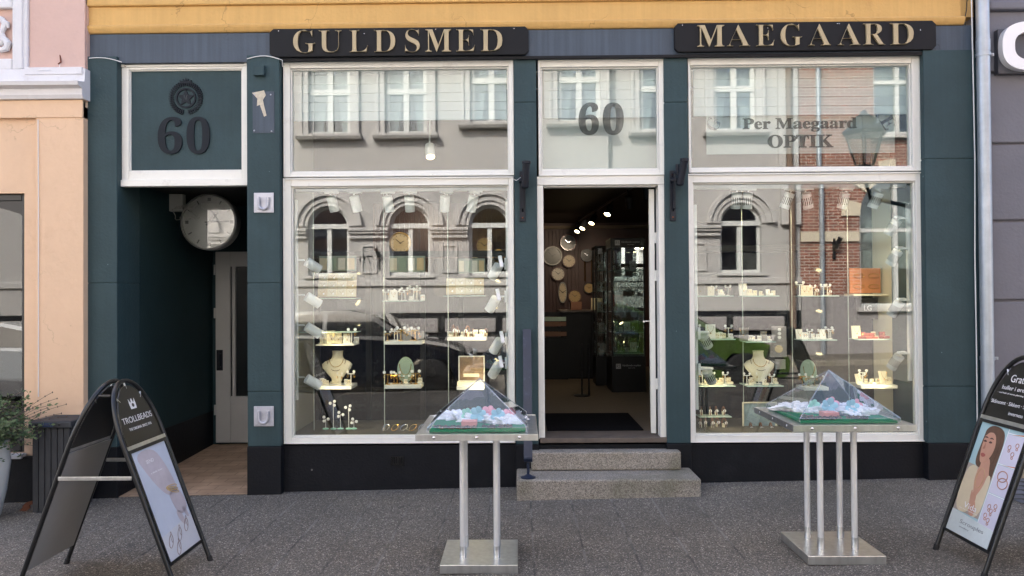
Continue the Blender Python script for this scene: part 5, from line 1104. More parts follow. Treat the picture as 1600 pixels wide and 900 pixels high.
# brick house
bh = thing('brick_house', 'red brick house with large arched window across the street', 'building', (8, -OY, 0))
bx_, bxe = OXR+.02, 13.5; AC = ox(1408); aw = .95; za = oz(336, OY, 1400)
holes = [(AC-aw, AC+aw, oz(480, OY, 1400), za+aw), (ox(1375, OY), ox(1375)+1.3, oz(208, OY, 1400), oz(208, OY, 1400)+2.2)]
mb = MB(); wall_grid(mb, bx_, bxe, oz(462, OY, 1300), 10.5, -OY-.4, -OY-.02, holes)
for s in (-1, 1): mb.prism([(AC+s*aw*math.cos(a), za+aw*math.sin(a)) for a in [math.pi/2*i/10 for i in range(11)]]+[(AC+s*aw, za+aw)], -OY-.4, -OY-.02)
mb.build('wall', BRICK, bh)
mb = MB(); wall_grid(mb, bx_, bxe, -.3, oz(462, OY, 1300)-.002, -OY-.4, -OY+.02, [(AC-aw, AC+aw, oz(480, OY, 1400), oz(462, OY, 1300))]); mb.build('plinth', ROUGHS, bh)
mb = MB()
for i in range(20):
    a, b = math.pi*i/20, math.pi*(i+1)/20
    if i % 4 in (0, 1): continue
    mb.prism([(AC+(aw+.0)*math.cos(a), za+(aw+.0)*math.sin(a)), (AC+(aw)*math.cos(b), za+aw*math.sin(b)), (AC+(aw+.45)*math.cos(b), za+(aw+.45)*math.sin(b)), (AC+(aw+.45)*math.cos(a), za+(aw+.45)*math.sin(a))], -OY-.019, -OY+.02)
mb.box(bx_, AC-aw-.02, -OY-.019, -OY+.03, oz(377, OY, 1300), oz(362, OY, 1300)); mb.box(bx_, AC-aw-.02, -OY-.019, -OY+.03, oz(283, OY, 1300), oz(272, OY, 1300))
mb.build('plaster_band', mat('cream_plaster', (206, 196, 176), .8), bh)
for h in holes:
    mb = MB(); frame_ring(mb, h[0], h[1], h[2], h[3], h[0]+.09, h[1]-.09, h[2]+.09, h[3]-.09, -OY-.25, -OY-.15); m_ = (h[0]+h[1])/2; mb.box(m_-.05, m_+.05, -OY-.249, -OY-.14, h[2]+.05, h[3]-.05); mb.box(h[0]+.05, h[1]-.05, -OY-.248, -OY-.13, h[2]+(h[3]-h[2])*.58, h[2]+(h[3]-h[2])*.58+.09)
    f = mb.build('window', OPPWHITE, bh); MB().box(h[0]+.02, h[1]-.02, -OY-.22, -OY-.215, h[2]+.02, h[3]-.02).build('pane', WIN2, f); MB().box(h[0]-.1, h[1]+.1, -OY-.2, -OY+.12, h[2]-.1, h[2]-.001).build('window_sill', OPPTRIM, bh)
    MB().box(h[0]-.1, h[1]+.1, -OY-.6, -OY-.55, h[2]+(h[3]-h[2])*.3, h[3]).build('curtain', CURT, bh)
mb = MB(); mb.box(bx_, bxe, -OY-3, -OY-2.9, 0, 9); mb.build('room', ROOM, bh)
MB().prism([(-OY+.3, 10.5), (-OY-4, 13.4), (-OY-8, 10.5)], OXR+.12, bxe, SWAP).build('roof', mat('red_roof_tiles', (140, 78, 58), .8, var=.2, vs=5), bh)
tag(MB().cyl((ox(1285), -OY+.1, -.1), (ox(1285), -OY+.1, 10.4), .06, n=14).build('drainpipe', ZINC, smooth=True), 'zinc drainpipe on the red brick house across the street', 'drainpipe')
tag(MB().cyl((ox(1236), -OY+.22, -.1), (ox(1236), -OY+.22, 10.4), .075, n=14).build('drainpipe', mat('rust_brown_pipe', (112, 92, 78), .7, var=.3, vs=6), smooth=True), 'brown drainpipe at the corner of the grey townhouse across the street', 'drainpipe')
x = ox(1306); mb = MB(); mb.box(x-.03, x+.03, -OY-.02, -OY+.03, oz(405, OY, 1300), oz(372, OY, 1300)); mb.cyl((x, -OY+.1, oz(388, OY, 1300)), (x+.08, -OY+.22, oz(372, OY, 1300)), .05, .06, 12); tag(mb.build('flag_holder', BLACKM), 'dark flag holder on the red brick house across the street', 'flag holder')
# end houses so the street closes left and right
for xx, lab in ((-21, 'plain rendered house at the left end across the street'), (21, 'plain rendered house at the right end across the street')):
    h_ = thing('town_house', lab, 'building', (xx, -OY, 0)); mb = MB(); hs = [(xx-6+3*k, xx-4.8+3*k, 1.2+3.2*j, 3+3.2*j) for k in range(4) for j in range(3)]
    wall_grid(mb, xx-7.4, xx+7.4, -.4, 10, -OY-.4, -OY, hs); mb.build('wall', OPPGREY, h_)
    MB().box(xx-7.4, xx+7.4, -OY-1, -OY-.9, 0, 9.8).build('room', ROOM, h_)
    for q in hs:
        mb = MB(); frame_ring(mb, q[0], q[1], q[2], q[3], q[0]+.08, q[1]-.08, q[2]+.08, q[3]-.08, -OY-.2, -OY-.1); mb.box((q[0]+q[1])/2-.04, (q[0]+q[1])/2+.04, -OY-.19, -OY-.11, q[2], q[3]); mb.build('window', OPPWHITE, h_)
    MB().prism([(-OY+.3, 10), (-OY-4, 13), (-OY-8, 10)], xx-7.4, xx+7.4, SWAP).build('roof', mat('red_roof_tiles', (140, 78, 58), .8), h_)

# ------------------------------------------------------------------ parked cars
def make_car(lab, col, loc, rimm):
    t = thing('parked_car', lab, 'car', (0, 0, 0), 'cars parked along the kerb')
    P = mat('car_paint_%s' % col[0], col[1], .25, .0, coat=1.)
    # side outline, nose towards +x, x from -2.1 to 2.1
    wb, wr = 1.30, .335
    def arch(cx): return [(cx-.40*math.cos(a), .33+.40*math.sin(a)) for a in [math.pi*i/10 for i in range(11)]]
    body = [(-2.05, .32), (-2.10, .55), (-2.08, .85), (-2.0, 1.0), (-1.2, 1.01), (.2, .98), (1.0, .93), (1.6, .84), (1.95, .72), (2.08, .52), (2.06, .30), (1.95, .2)]
    body += [(wb+.40, .2)]+arch(wb)[::-1]+[(wb-.40, .2), (-wb+.40, .2)]+arch(-wb)[::-1]+[(-wb-.40, .2), (-1.98, .22)]
    mb = MB(); mb.prism(body, -.86, .86)
    es = [e for e in mb.b.edges if abs(abs(e.verts[0].co.y)-.86) < 1e-4 and abs(e.verts[0].co.y-e.verts[1].co.y) < 1e-4 and min(e.verts[0].co.z, e.verts[1].co.z) > .7]
    bmesh.ops.bevel(mb.b, geom=es, offset=.10, segments=4, affect='EDGES'); b = mb.build('body', P, t, local=True, smooth=True)
    roof = [(-1.85, 1.0), (-1.55, 1.33), (-1.0, 1.45), (-.2, 1.46), (.25, 1.38), (1.05, .94)]
    mb = MB(); A = [mb.b.verts.new((x, -.84+.20*max(0, (z-.95)/.5), z)) for x, z in roof]; B = [mb.b.verts.new((x, .84-.20*max(0, (z-.95)/.5), z)) for x, z in roof]
    mb.b.faces.new(A); mb.b.faces.new(B[::-1])
    for i in range(len(A)): mb.b.faces.new((A[i], B[i], B[(i+1) % len(A)], A[(i+1) % len(A)]))
    mb.build('cabin', P, t, local=True)
    GL = mat('car_glass', (30, 36, 38), .05, coat=1.)
    for s in (-1, 1):
        def sp(x, z, o=.004): return (x, s*(.84-.20*(z-.95)/.5+o), z)
        for q in ([(-1.55, 1.06), (-1.38, 1.30), (-.98, 1.39), (-.62, 1.40), (-.62, 1.05)], [(-.54, 1.05), (-.54, 1.40), (-.2, 1.40), (.2, 1.32), (.72, 1.03)]):
            mb = MB(); A = [mb.b.verts.new(sp(x, z, .005)) for x, z in q]; B = [mb.b.verts.new(sp(x, z, -.01)) for x, z in q]; mb.b.faces.new(A); mb.b.faces.new(B[::-1])
            for i in range(len(A)): mb.b.faces.new((A[i], B[i], B[(i+1) % len(A)], A[(i+1) % len(A)]))
            mb.build('side_window', GL, t, local=True)
        MB().sph((.62, s*.98, 1.05), .1, (.6, .9, .65)).build('wing_mirror', P, t, local=True, smooth=True)
        MB().sph((1.93, s*.62, .66), .12, (.9, 1.2, .6)).build('headlight', mat('headlight_glass', (200, 206, 210), .1, .3), t, local=True, smooth=True)
        MB().sph((-2.04, s*.66, .82), .1, (.4, 1.2, 1.1)).build('tail_light', mat('tail_light_red', (140, 20, 20), .2), t, local=True, smooth=True)
        mb = MB(); mb.box(-.30, -.12, s*.855, s*.885, .86, .885, .004); mb.build('door_handle', P, t, local=True)
        for cx in (wb, -wb):
            wl = MB().lathe([(.20, -.1), (.31, -.1), (.335, -.06), (.335, .06), (.31, .1), (.20, .1)], (cx, s*.78, .33), 32, Matrix.Rotation(R_(90), 3, 'X')).build('wheel', RUBBER, t, local=True, smooth=True)
            mb = MB(); mb.ring((cx, s*.72, .33), (cx, s*.862, .33), .235, .205, 32); mb.cyl((cx, s*.78, .33), (cx, s*.86, .33), .05, n=14)
            for k in range(5):
                a = 2*math.pi*k/5+.3; mb.box(-.028, .028, s*.80, s*.855, .03, .215, M=Matrix.Translation((cx, 0, .33)) @ Matrix.Rotation(a, 4, 'Y'))
            mb.build('rim', rimm, wl, local=True); 
            MB().cyl((cx, s*.70, .33), (cx, s*.74, .33), .2, n=20).build('brake_disc', HOLE, wl, local=True)
    mb = MB(); mb.quad((.30, -.62, 1.385), (.30, .62, 1.385), (1.06, .80, .96), (1.06, -.80, .96)); mb.build('windscreen', GL, t, local=True)
    MB().box(2.04, 2.09, -.55, .55, .34, .56, .01).build('grille', HOLE, t, local=True)
    MB().box(2.085, 2.1, -.26, .26, .28, .39, .003).build('number_plate', WHITE, t, local=True)
    MB().box(-1.9, 1.9, -.80, .80, .18, .3).build('underbody', HOLE, t, local=True)
    t.location = loc; return t
RIM = mat('alloy_rim', (206, 208, 212), .35, .25); wx_ = ox(672, 6.6)
yc = -7.42; rz = -.12
make_car('dark blue hatchback parked behind the viewer on the left', ('navy', (14, 18, 28)), (wx_-1.30, yc, gz(wx_-1.3)+rz), RIM).scale = (1, 1, 1.05)
gx = ox(1150, 6.6)-1.30
make_car('bright green hatchback parked at the kerb on the right', ('green', (66, 88, 36)), (gx+.2, yc-.1, gz(gx)+rz), mat('dark_rim', (44, 46, 50), .4, .5))
make_car('silver white hatchback parked at the kerb far left', ('silver', (196, 200, 204)), (-8.9, yc, gz(-8.9)+rz), RIM)

# street lantern standing at the kerb side, right of the view
lx, ly = (fx(1358, 1.5, 240)), -1.5; lz = fz(262, 1.5, 1358)
t = thing('street_lantern', 'old glazed street lantern on a wall arm at the right', 'lantern', (lx, ly, lz))
mb = MB(); mb.lathe([(.07, 0), (.09, .03), (.03, .05), (.03, -.12), (0, -.12)], (lx, ly, lz), 12); mb.tube([(lx, ly, lz-.12), (lx+.05, ly, lz-.3), (lx+.5, ly+.05, lz-.42), (lx+1.0, ly+.6, lz-.42), (lx+1.05, -.01, lz-.42)], .022, 8); mb.build('arm', IRON, t)
mb = MB()
for k in range(6):
    a = math.pi*k/3; mb.cyl((lx+.095*math.cos(a), ly+.095*math.sin(a), lz+.04), (lx+.2*math.cos(a), ly+.2*math.sin(a), lz+.36), .008, n=6)
mb.lathe([(.22, .36), (.235, .39), (.15, .46), (.13, .52), (.06, .57), (.02, .62), (0, .63)], (lx, ly, lz), 6); mb.build('lantern_frame', mat('verdigris_lantern_metal', (128, 138, 138), .5), t)
MB().lathe([(.085, .04), (.19, .355)], (lx, ly, lz), 6).build('lantern_glass', glassmat('lantern_glass', .12, 1, (.9, .92, .9)), t)

# ------------------------------------------------------------------ window displays
def SH(px0, px1, py, Y, dep, name='shelf', th=.008, m=None, par=None):
    z = fz(py, Y-dep/2, (px0+px1)/2); return fx(px0, Y), fx(px1, Y), z
def spotlight(name, housing, slots, lit):
    "spot pointing down -z, pivot at the origin"
    t = thing(name, '', 'spotlight')
    MB().ring((0, 0, -.155), (0, 0, -.02), .042, .037, 24).cyl((0, 0, -.035), (0, 0, -.02), .0365, n=24).build('housing', housing, t, local=True, smooth=True)
    if slots:
        mb = MB()
        for k in range(16):
            a = 2*math.pi*k/16; mb.box(-.0035, .0035, -.0435, -.0415, -.12, -.055, M=Matrix.Rotation(a, 4, 'Z'))
        mb.build('cooling_slots', HOLE, t, local=True)
    MB().cyl((0, 0, -.142), (0, 0, -.139), .0365, n=24).build('lamp_face', LAMP if lit else LAMPOFF, t, local=True)
    return t
def place_spot(proto, px, py, Y, aim, lab, rail='top', used=[], lit=False, group='spotlights on the window tracks'):
    x, z = F(px, py, Y); c = proto if not proto.get('used') else copy_tree(proto)
    proto['used'] = 1
    if c is not proto and 'used' in c: del c['used']
    c['label'] = lab; c['group'] = group; d = Vector(aim).normalized(); q = (-d).to_track_quat('Z', 'Y'); c.rotation_mode = 'QUATERNION'; c.rotation_quaternion = q
    c.location = Vector((x, Y, z))+d*-.085
    p = Vector((x, Y, z))-d*.085; mb = MB()
    if rail == 'top': e = Vector((p.x+.01, p.y, railz)); mb.cyl(p-Vector((0, 0, .01)), e, .007, n=8); mb.box(e.x-.06, e.x+.06, e.y-.015, e.y+.015, e.z-.018, e.z-.001, .003)
    else: e = Vector((rail, p.y, p.z)); mb.cyl(p, e, .007, n=8); sg = 1 if e.x > p.x else -1; mb.box(e.x-.025*sg, e.x-.002*sg, e.y-.015, e.y+.015, e.z-.05, e.z+.05, .003)
    bmesh.ops.transform(mb.b, matrix=(Matrix.Translation(c.location) @ q.to_matrix().to_4x4()).inverted(), verts=mb.b.verts)
    me = bpy.data.meshes.new('spot_arm'); mb.b.to_mesh(me); mb.b.free(); me.materials.append(SPOTW); o = bpy.data.objects.new('spot_arm', me); COL.objects.link(o); o.parent = c
    if lit:
        L_ = bpy.data.lights.new('spot_beam', 'SPOT'); L_.energy = lit*.8; L_.color = (1, .80, .55); L_.spot_size = R_(70); L_.spot_blend = .6; L_.shadow_soft_size = .03
        o = bpy.data.objects.new('spot_beam', L_); COL.objects.link(o); o.location = p+d*.165; o.rotation_euler = d.to_track_quat('-Z', 'Y').to_euler()
    return c
railz = fz(299, .2, 620)
def track(x0, x1, Y, z, lab): return tag(MB().box(x0, x1, Y-.018, Y+.018, z, z+.055, .003).build('light_track', SPOTW), lab, 'light track', 'white light tracks in the windows')
track(bx0+.05, bx1-.05, .2, railz, 'white light track along the top of the left shop window')
def vtrack(x, Y, pz0, pz1, px, lab): return tag(MB().box(x-.012, x+.012, Y-.018, Y+.018, fz(pz1, Y, px), fz(pz0, Y, px), .003).build('light_track', SPOTW), lab, 'light track', 'white light tracks in the windows')
xl, xr_ = fx(463, .16), fx(793, .16)
vtrack(xl, .16, 312, 625, 463, 'upright white light track at the left side of the left shop window'); vtrack(xr_, .16, 312, 625, 793, 'upright white light track at the right side of the left shop window')
PW = spotlight('spotlight', SPOTW, False, False); PWL = spotlight('spotlight', SPOTW, False, True)
for i, (px, lean_) in enumerate(((520, .18), (556, .16), (607, .14), (640, .02), (695, -.1), (738, -.25))):
    place_spot(PW, px, 318, .2, (lean_, .35, -1), 'white tube spotlight, %s from the left on the top track of the left window' % ('first second third fourth fifth sixth'.split()[i]))
for i, (py, dxx) in enumerate(((415, 1), (469, 1), (516, 1), (597, 1))):
    place_spot(PWL, 489, py, .16, (.75, .45, -.55), 'white spotlight, %s from the top at the left side of the left window' % ('first second third fourth'.split()[i]), rail=xl, lit=1.6)
for i, (px, py) in enumerate(((774, 424), (770, 475), (776, 540), (774, 578))):
    place_spot(PWL, px, py, .16, (-.45, .5, -.75), 'white spotlight, %s from the top at the right side of the left window' % ('first second third fourth'.split()[i]), rail=xr_, lit=1.6)
railz = fz(294, .2, 1250)
track(cx0+.03, cx1-.05, .2, railz, 'white light track along the top of the right shop window')
xl2, xr2_ = fx(1087, .16), fx(1420, .16); vtrack(xl2, .16, 320, 640, 1087, 'upright white light track at the left side of the right shop window'); vtrack(xr2_, .16, 318, 595, 1420, 'upright pale light track at the right side of the right shop window')
PS = spotlight('spotlight', SPOTS, True, True)
for i, (px, lean_) in enumerate(((1150, .0), (1168, .02), (1230, -.3), (1261, .3), (1318, -.12), (1368, -.35))):
    place_spot(PS, px, 313, .2, (lean_, .3, -1), 'silver slotted spotlight, %s from the left on the top track of the right window' % ('first second third fourth fifth sixth'.split()[i]), lit=2.0 if i in (2, 3, 4, 5) else False)
for i, (px, py) in enumerate(((1395, 355), (1397, 402), (1399, 482), (1399, 565))):
    place_spot(PS, px, py, .16, (-.35, .5, -.9), 'silver slotted spotlight, %s from the top at the right side of the right window' % ('first second third fourth'.split()[i]), rail=xr2_, lit=1.6)
for i, (px, py) in enumerate(((1102, 532), (1108, 588))):
    place_spot(PS, px, py, .16, (.5, .5, -.8), 'silver slotted spotlight, %s at the left side of the right window' % ('upper', 'lower')[i], rail=xl2, lit=1.6)
# hanging lit spot in the upper left window
PS2 = spotlight('spotlight', SPOTW, False, True); railz = 3.55
MATS['dim'] = mat('lit_lamp_face_warm', (255, 230, 180), .5, emit=(255, 214, 150), es=3.5); [c for c in PS2.children if c.name.startswith('lamp_face')][0].data.materials[0] = MATS['dim']
place_spot(PS2, 672, 236, .45, (.1, -.45, -.8), 'white lit spotlight hanging behind the upper left window', lit=False)
for c in (PW, PWL, PS, PS2):
    if 'used' in c: del c['used']

# items
CABLES = mat('steel_wire', (196, 204, 200), .3, .6)
for px, Y, w_ in ((490, .4, 'left'), (600, .4, 'left'), (700, .42, 'left'), (1237, .45, 'right'), (1325, .45, 'right'), (1160, .5, 'right')):
    x = fx(px, Y); tag(MB().cyl((x, Y, WL[2]-.01), (x, Y, fz(286, Y)), .004, n=8).build('shelf_cable', CABLES), 'taut steel cable in the %s shop window at %s' % (w_, {490: 'its left third', 600: 'its middle', 700: 'its right third', 1237: 'its middle', 1325: 'its right third', 1160: 'its left third'}[px]), 'cable', 'steel cables in the shop windows')
def shelf(px0, px1, py, Y, dep, lab, m=SHELFW, th=.03):
    x0, x1 = fx(px0, Y), fx(px1, Y); z = fz(py, Y-dep/2, (px0+px1)/2)
    MBs = MB().box(x0, x1, Y-dep/2, Y+dep/2, z-th, z, .002)
    tag(MBs.build('shelf', m), lab, 'shelf', 'shelves and plinths in the windows'); return x0, x1, z
def earring_stand(h=.10, n=2, m=SHELFW):
    t = thing('earring_stand', '', 'earring stand')
    mb = MB(); mb.cyl((0, 0, 0), (0, 0, .006), .02, n=14).cyl((0, 0, 0), (0, 0, h), .004, n=8).box(-.035, .035, -.004, .004, h-.004, h+.004, .001); mb.build('t_bar', m, t, local=True)
    for s in (-1, 1):
        MB().cyl((s*.03, -.006, h+.02), (s*.03, -.004, h+.02), .013, n=14).build('price_tag', TAGW, t, local=True)
        mb = MB(); mb.tube([(s*.03+.007*math.cos(a), -.006, h-.022+.010*math.sin(a)) for a in [2*math.pi*i/12 for i in range(12)]], .0022, 5, True); mb.build('earring', GOLD, t, local=True)
    return t
def ring_box(m, w_=.045, h=.035):
    t = thing('ring_box', '', 'box'); MB().box(-w_/2, w_/2, -w_/2, w_/2, 0, h*.6, .003).build('box', m, t, local=True)
    MB().box(-w_/2, w_/2, w_/2-.006, w_/2+.002, h*.55, h*1.6, .002).build('lid', m, t, local=True)
    mb = MB(); mb.tube([(.011*math.cos(a), 0, h*.6+.009+.011*math.sin(a)) for a in [2*math.pi*i/14 for i in range(14)]], .002, 5, True); mb.build('ring', GOLD, t, local=True); return t
def pendant_card(m):
    t = thing('pendant_card', '', 'card stand'); MB().box(-.04, .04, -.004, .004, 0, .12, .001, M=Matrix.Rotation(R_(-12), 4, 'X')).build('card', m, t, local=True)
    mb = MB(); mb.tube([(-.028, -.008, .112), (-.018, -.008, .07), (0, -.012, .05), (.018, -.008, .07), (.028, -.008, .112)], .0016, 5); mb.sph((0, -.014, .044), .006, u=8, v=6); mb.build('pendant', GOLD, t, local=True); return t
def bust():
    t = thing('jewellery_bust', '', 'necklace bust')
    mb = MB(); r = []; prof = [(0, .045, .03, 0), (.03, .05, .035, 0), (.07, .085, .05, .0), (.12, .128, .05, .0), (.155, .138, .048, .01), (.18, .11, .045, .02), (.20, .06, .042, .025), (.225, .047, .042, .03), (.26, .045, .042, .032), (.275, .05, .045, .032)]
    for z, a, b_, yo in prof: r.append([mb.b.verts.new((a*math.cos(q), yo+b_*math.sin(q), z)) for q in [2*math.pi*i/24 for i in range(24)]])
    for A, B in zip(r, r[1:]):
        for i in range(24): mb.b.faces.new((A[i], A[(i+1) % 24], B[(i+1) % 24], B[i]))
    mb.b.faces.new(r[0][::-1]); mb.b.faces.new(r[-1]); mb.build('bust_form', CREAM, t, local=True, smooth=True)
    for k, (dz, m, sp) in enumerate(((.10, mat('dark_cord', (58, 48, 42), .6), .085), (.135, GOLD, .062))):
        MB().tube([(sp*math.sin(a), -.052+.03*abs(math.sin(a))**2*(1 if k else 1.1), .205-(.205-dz)*math.cos(a)**1 if abs(a) < 1.57 else .205) for a in [math.pi*(i-10)/20 for i in range(21)]], .0025, 6).build('necklace', m, t, local=True)
    return t
def oval():
    t = thing('oval_display', '', 'necklace display'); R = Matrix.Rotation(R_(-10), 4, 'X')
    mb = MB(); mb.prism([(.052*math.cos(a), .085+.08*math.sin(a)) for a in [2*math.pi*i/30 for i in range(30)]], 0, .012, R); mb.build('oval_board', SAGE, t, local=True)
    mb = MB(); mb.tube([(.036*math.sin(a), -.003+.012, .12-.07*math.cos(a)) for a in [math.pi*(i-8)/16 for i in range(17)]], .0022, 6); mb.build('necklace', GOLD, t, local=True)
    MB().box(-.012, .012, .01, .05, 0, .08).build('easel', SAGE, t, local=True); return t
def watch():
    t = thing('wristwatch', '', 'watch'); MB().cyl((0, -.006, .05), (0, .006, .05), .019, n=24).build('watch_case', SILVER, t, local=True, smooth=True)
    MB().cyl((0, -.0075, .05), (0, -.0065, .05), .016, n=24).build('dial', TAGW, t, local=True)
    mb = MB(); mb.tube([(0, .03-.034*math.cos(a), .05-.05*math.sin(a) if 0 else .045+.048*math.sin(a)) for a in [2*math.pi*i/20 for i in range(20)]], .007, 6, True); mb.build('strap', BROWNB, t, local=True)
    MB().box(-.014, .014, .008, .045, 0, .04, .002).build('cushion', CREAM, t, local=True); return t
PROT = dict(e=earring_stand(), eg=earring_stand(.085, 2, GOLD), b=ring_box(CREAM), bw=ring_box(SHELFW), br=ring_box(REDB, .06), c=pendant_card(CREAM), cw=pendant_card(SHELFW), ct=pendant_card(mat('grey_card', (120, 118, 114), .7)), bust=bust(), oval=oval(), w=watch())
USED = {}
KIN = dict(e='white T-bar earring stand', eg='gold T-bar earring stand', b='cream ring box', bw='white ring box', br='red ring box', c='cream card with gold pendant', cw='white card with gold pendant', ct='grey card with gold pendant', bust='cream neck bust with two necklaces', oval='oval sage display with gold necklace', w='silver wristwatch on a cushion')
ORD = 'first second third fourth fifth sixth seventh eighth'.split()
def put(k, x, y, z, where, rot=0., sc=1.):
    p = PROT[k]
    if k in USED: p = copy_tree(p)
    USED[k] = 1; n = USED.setdefault((k, where), 0); USED[(k, where)] += 1
    p.location = (x, y, z+.001); p.rotation_euler = (0, 0, rot); p.scale = (sc,)*3
    p['label'] = KIN[k]+' '+where; p['group'] = KIN[k]+' '+where; return p
rnd = random.Random(21)
def fill(x0, x1, z, Y, dep, where, keys):
    keys = [q for i, k in enumerate(keys) for q in (k, keys[(i*3+1) % len(keys)])]; n = len(keys)
    for i, k in enumerate(keys):
        put(k, x0+(x1-x0)*(i+.5)/n+rnd.uniform(-.008, .008), Y+rnd.uniform(-.6, .5)*dep/2*.8, z, where, rnd.uniform(-.5, .5), rnd.uniform(.65, 1.1))
# left window
def setshelf(px0, px1, py, Y, dep, where, keys, m=SHELFW, th=.03):
    x0, x1, z = shelf(px0, px1, py, Y, dep, ('white shelf ' if m is SHELFW else 'glass shelf ')+where, m, th); fill(x0, x1, z, Y, dep, where, keys); return x0, x1, z
setshelf(498, 557, 538, .45, .22, 'at the upper left of the left window', ['e', 'cw', 'c', 'c', 'bw', 'e'], th=.012)
setshelf(603, 661, 533, .45, .2, 'at the upper middle of the left window', ['eg', 'e', 'ct', 'eg'])
setshelf(700, 760, 527, .45, .2, 'at the upper right of the left window', ['bw', 'w', 'w', 'w', 'bw'])
x0, x1, z = setshelf(498, 553, 603, .45, .24, 'below the upper left shelf of the left window', ['bw', 'b', 'b', 'e', 'b'])
put('bust', (x0+x1)/2-.01, .50, z+.02, 'on the lower left shelf of the left window')
x0, x1, z = setshelf(603, 659, 602, .45, .2, 'at the lower middle of the left window', ['eg', 'eg', 'b', 'eg'])
put('oval', (x0+x1)/2, .50, z, 'on the lower middle shelf of the left window', sc=1.45)
x0, x1, z = shelf(714, 756, 604, .45, .2, 'white shelf at the lower right of the left window')
t = thing('picture_box', 'open card box with sepia jewellery picture at the lower right of the left window', 'box', ((x0+x1)/2, .5, z)); zz = fz(556, .5, 735)
MB().box(x0+.005, x1-.0, .5, .515, z, zz, .002).build('back_card', SHELFW, t); MB().box(x0+.015, x1-.01, .497, .4995, z+.04, zz-.01).build('picture', mat('sepia_picture', (126, 104, 84), .5, var=.45, vs=14), t); MB().box(x0+.05, x1-.05, .494, .4965, z+.07, z+.10).build('caption_strip', CREAM, t); MB().box(x0, x1, .40, .495, z, z+.035, .003).build('tray', CREAM, t)
# floor of left window: blossom stands and bracelets
zb_ = WL[2]-.01
for k, (px, h) in enumerate(((508, .10), (520, .24), (531, .14), (544, .20), (552, .08))):
    x = fx(px, .4); t = thing('blossom_stand', 'jewellery stand with white blossom discs, %s from left on the left window floor' % ORD[k], 'jewellery stand', (x, .4, zb_), 'blossom stands on the window floor')
    MB().cyl((x, .4, zb_), (x, .4, zb_+h), .003, n=6).build('stem', SHELFW, t)
    for a in range(3):
        MB().sph((x+.025*math.cos(a*2.1+k), .39, zb_+h+.02*math.sin(a*2.1+k)), .014, (1, .3, 1), 10, 6).build('blossom', TAGW, t, smooth=True)
    MB().sph((x, .4, zb_+.012), .03, (1, .7, .35), 10, 6).build('base', mat('mint_petals', (160, 214, 196), .6), t, smooth=True)
for k in range(6):
    x = fx(602+k*14, .35); mb = MB(); mb.tube([(x+.03*math.cos(a), .35+.02*math.sin(a), zb_+.028+.025*math.sin(a+.5)) for a in [2*math.pi*i/16 for i in range(16)]], .003, 5, True); tag(mb.build('bangle', GOLD if k % 2 else SILVER, smooth=True), '%s bangle, %s from left on the middle of the left window floor' % ('gold' if k % 2 else 'silver', ORD[k]), 'bangle', 'bangles on the window floor')
def tagboard(px0, py0, px1, py1, Y, rows, cols, lab, m, m2):
    x0, x1 = fx(px0, Y), fx(px1, Y); z0, z1 = fz(py1, Y, px0), fz(py0, Y, px0); t = thing('jewellery_board', lab, 'display board', ((x0+x1)/2, Y, z0)); T = Matrix.Translation(((x0+x1)/2, Y, z0)) @ Matrix.Rotation(R_(-14), 4, 'X'); W_ = (x1-x0)/2; H_ = z1-z0
    MB().box(-W_, W_, 0, .015, 0, H_, M=T).build('board', BEIGE, t)
    for i in range(cols):
        for j in range(rows):
            a, b = -W_+2*W_*i/cols, H_*j/rows; MB().box(a+.003, a+2*W_/cols-.003, -.012, -.001, b+.003, b+H_/rows-.003, .002, M=T).build('pad', m if (i+2*j) % 5 else m2, t)
            mb = MB(); cxx, czz = a+W_/cols, b+H_/rows*.5; mb.tube([T @ Vector((cxx-W_/cols*.5, -.014, czz+.02)), T @ Vector((cxx, -.015, czz-.01)), T @ Vector((cxx+W_/cols*.5, -.014, czz+.02))], .0014, 4); mb.build('chain', GOLD, t); MB().cyl(T @ Vector((cxx+.015, -.018, czz-.012)), T @ Vector((cxx+.015, -.0145, czz-.012)), .009, n=10).build('price_tag', TAGW, t)
tagboard(496, 426, 556, 464, .72, 3, 4, 'tilted board of cream jewellery pads at the left of the left window', CREAM, BEIGE)
tagboard(697, 434, 756, 460, .72, 2, 4, 'tilted board of cream jewellery pads at the right of the left window', CREAM, BEIGE)
setshelf(600, 662, 470, .72, .2, 'in the upper centre of the left window', ['e', 'cw', 'e', 'bw', 'e'], EDGEG, .006)
shelf(494, 560, 466, .72, .2, 'glass shelf under the left jewellery board', EDGEG, .006); shelf(694, 760, 462, .72, .2, 'glass shelf under the right jewellery board', EDGEG, .006)
shelf(462, 560, 519, .34, .2, 'clear glass shelf edge at the upper left of the left window', EDGEG, .006)
# framed case behind left window
for px0, px1, py0, py1, lab in ((498, 556, 400, 424, 'left'), (608, 664, 400, 425, 'middle'), (716, 758, 404, 427, 'right')):
    x0, x1 = fx(px0, .88), fx(px1, .88); z0, z1 = fz(py1, .88, px0), fz(py0, .88, px0); t = thing('leaflet_rack', 'pale rack of leaflets and photographs, %s one behind the left window' % lab, 'rack', ((x0+x1)/2, .9, z0)); MB().box(x0, x1, .895, .91, z0, z1).build('rack', mat('sage_rack', (156, 170, 162), .6, var=.2, vs=12), t)
    for k in range(4): MB().box(x0+(x1-x0)*(k+.1)/4, x0+(x1-x0)*(k+.85)/4, .885, .893, z0+.015, z1-.02).build('leaflet', (CREAM, SAGE, SHELFW, BEIGE)[k], t)
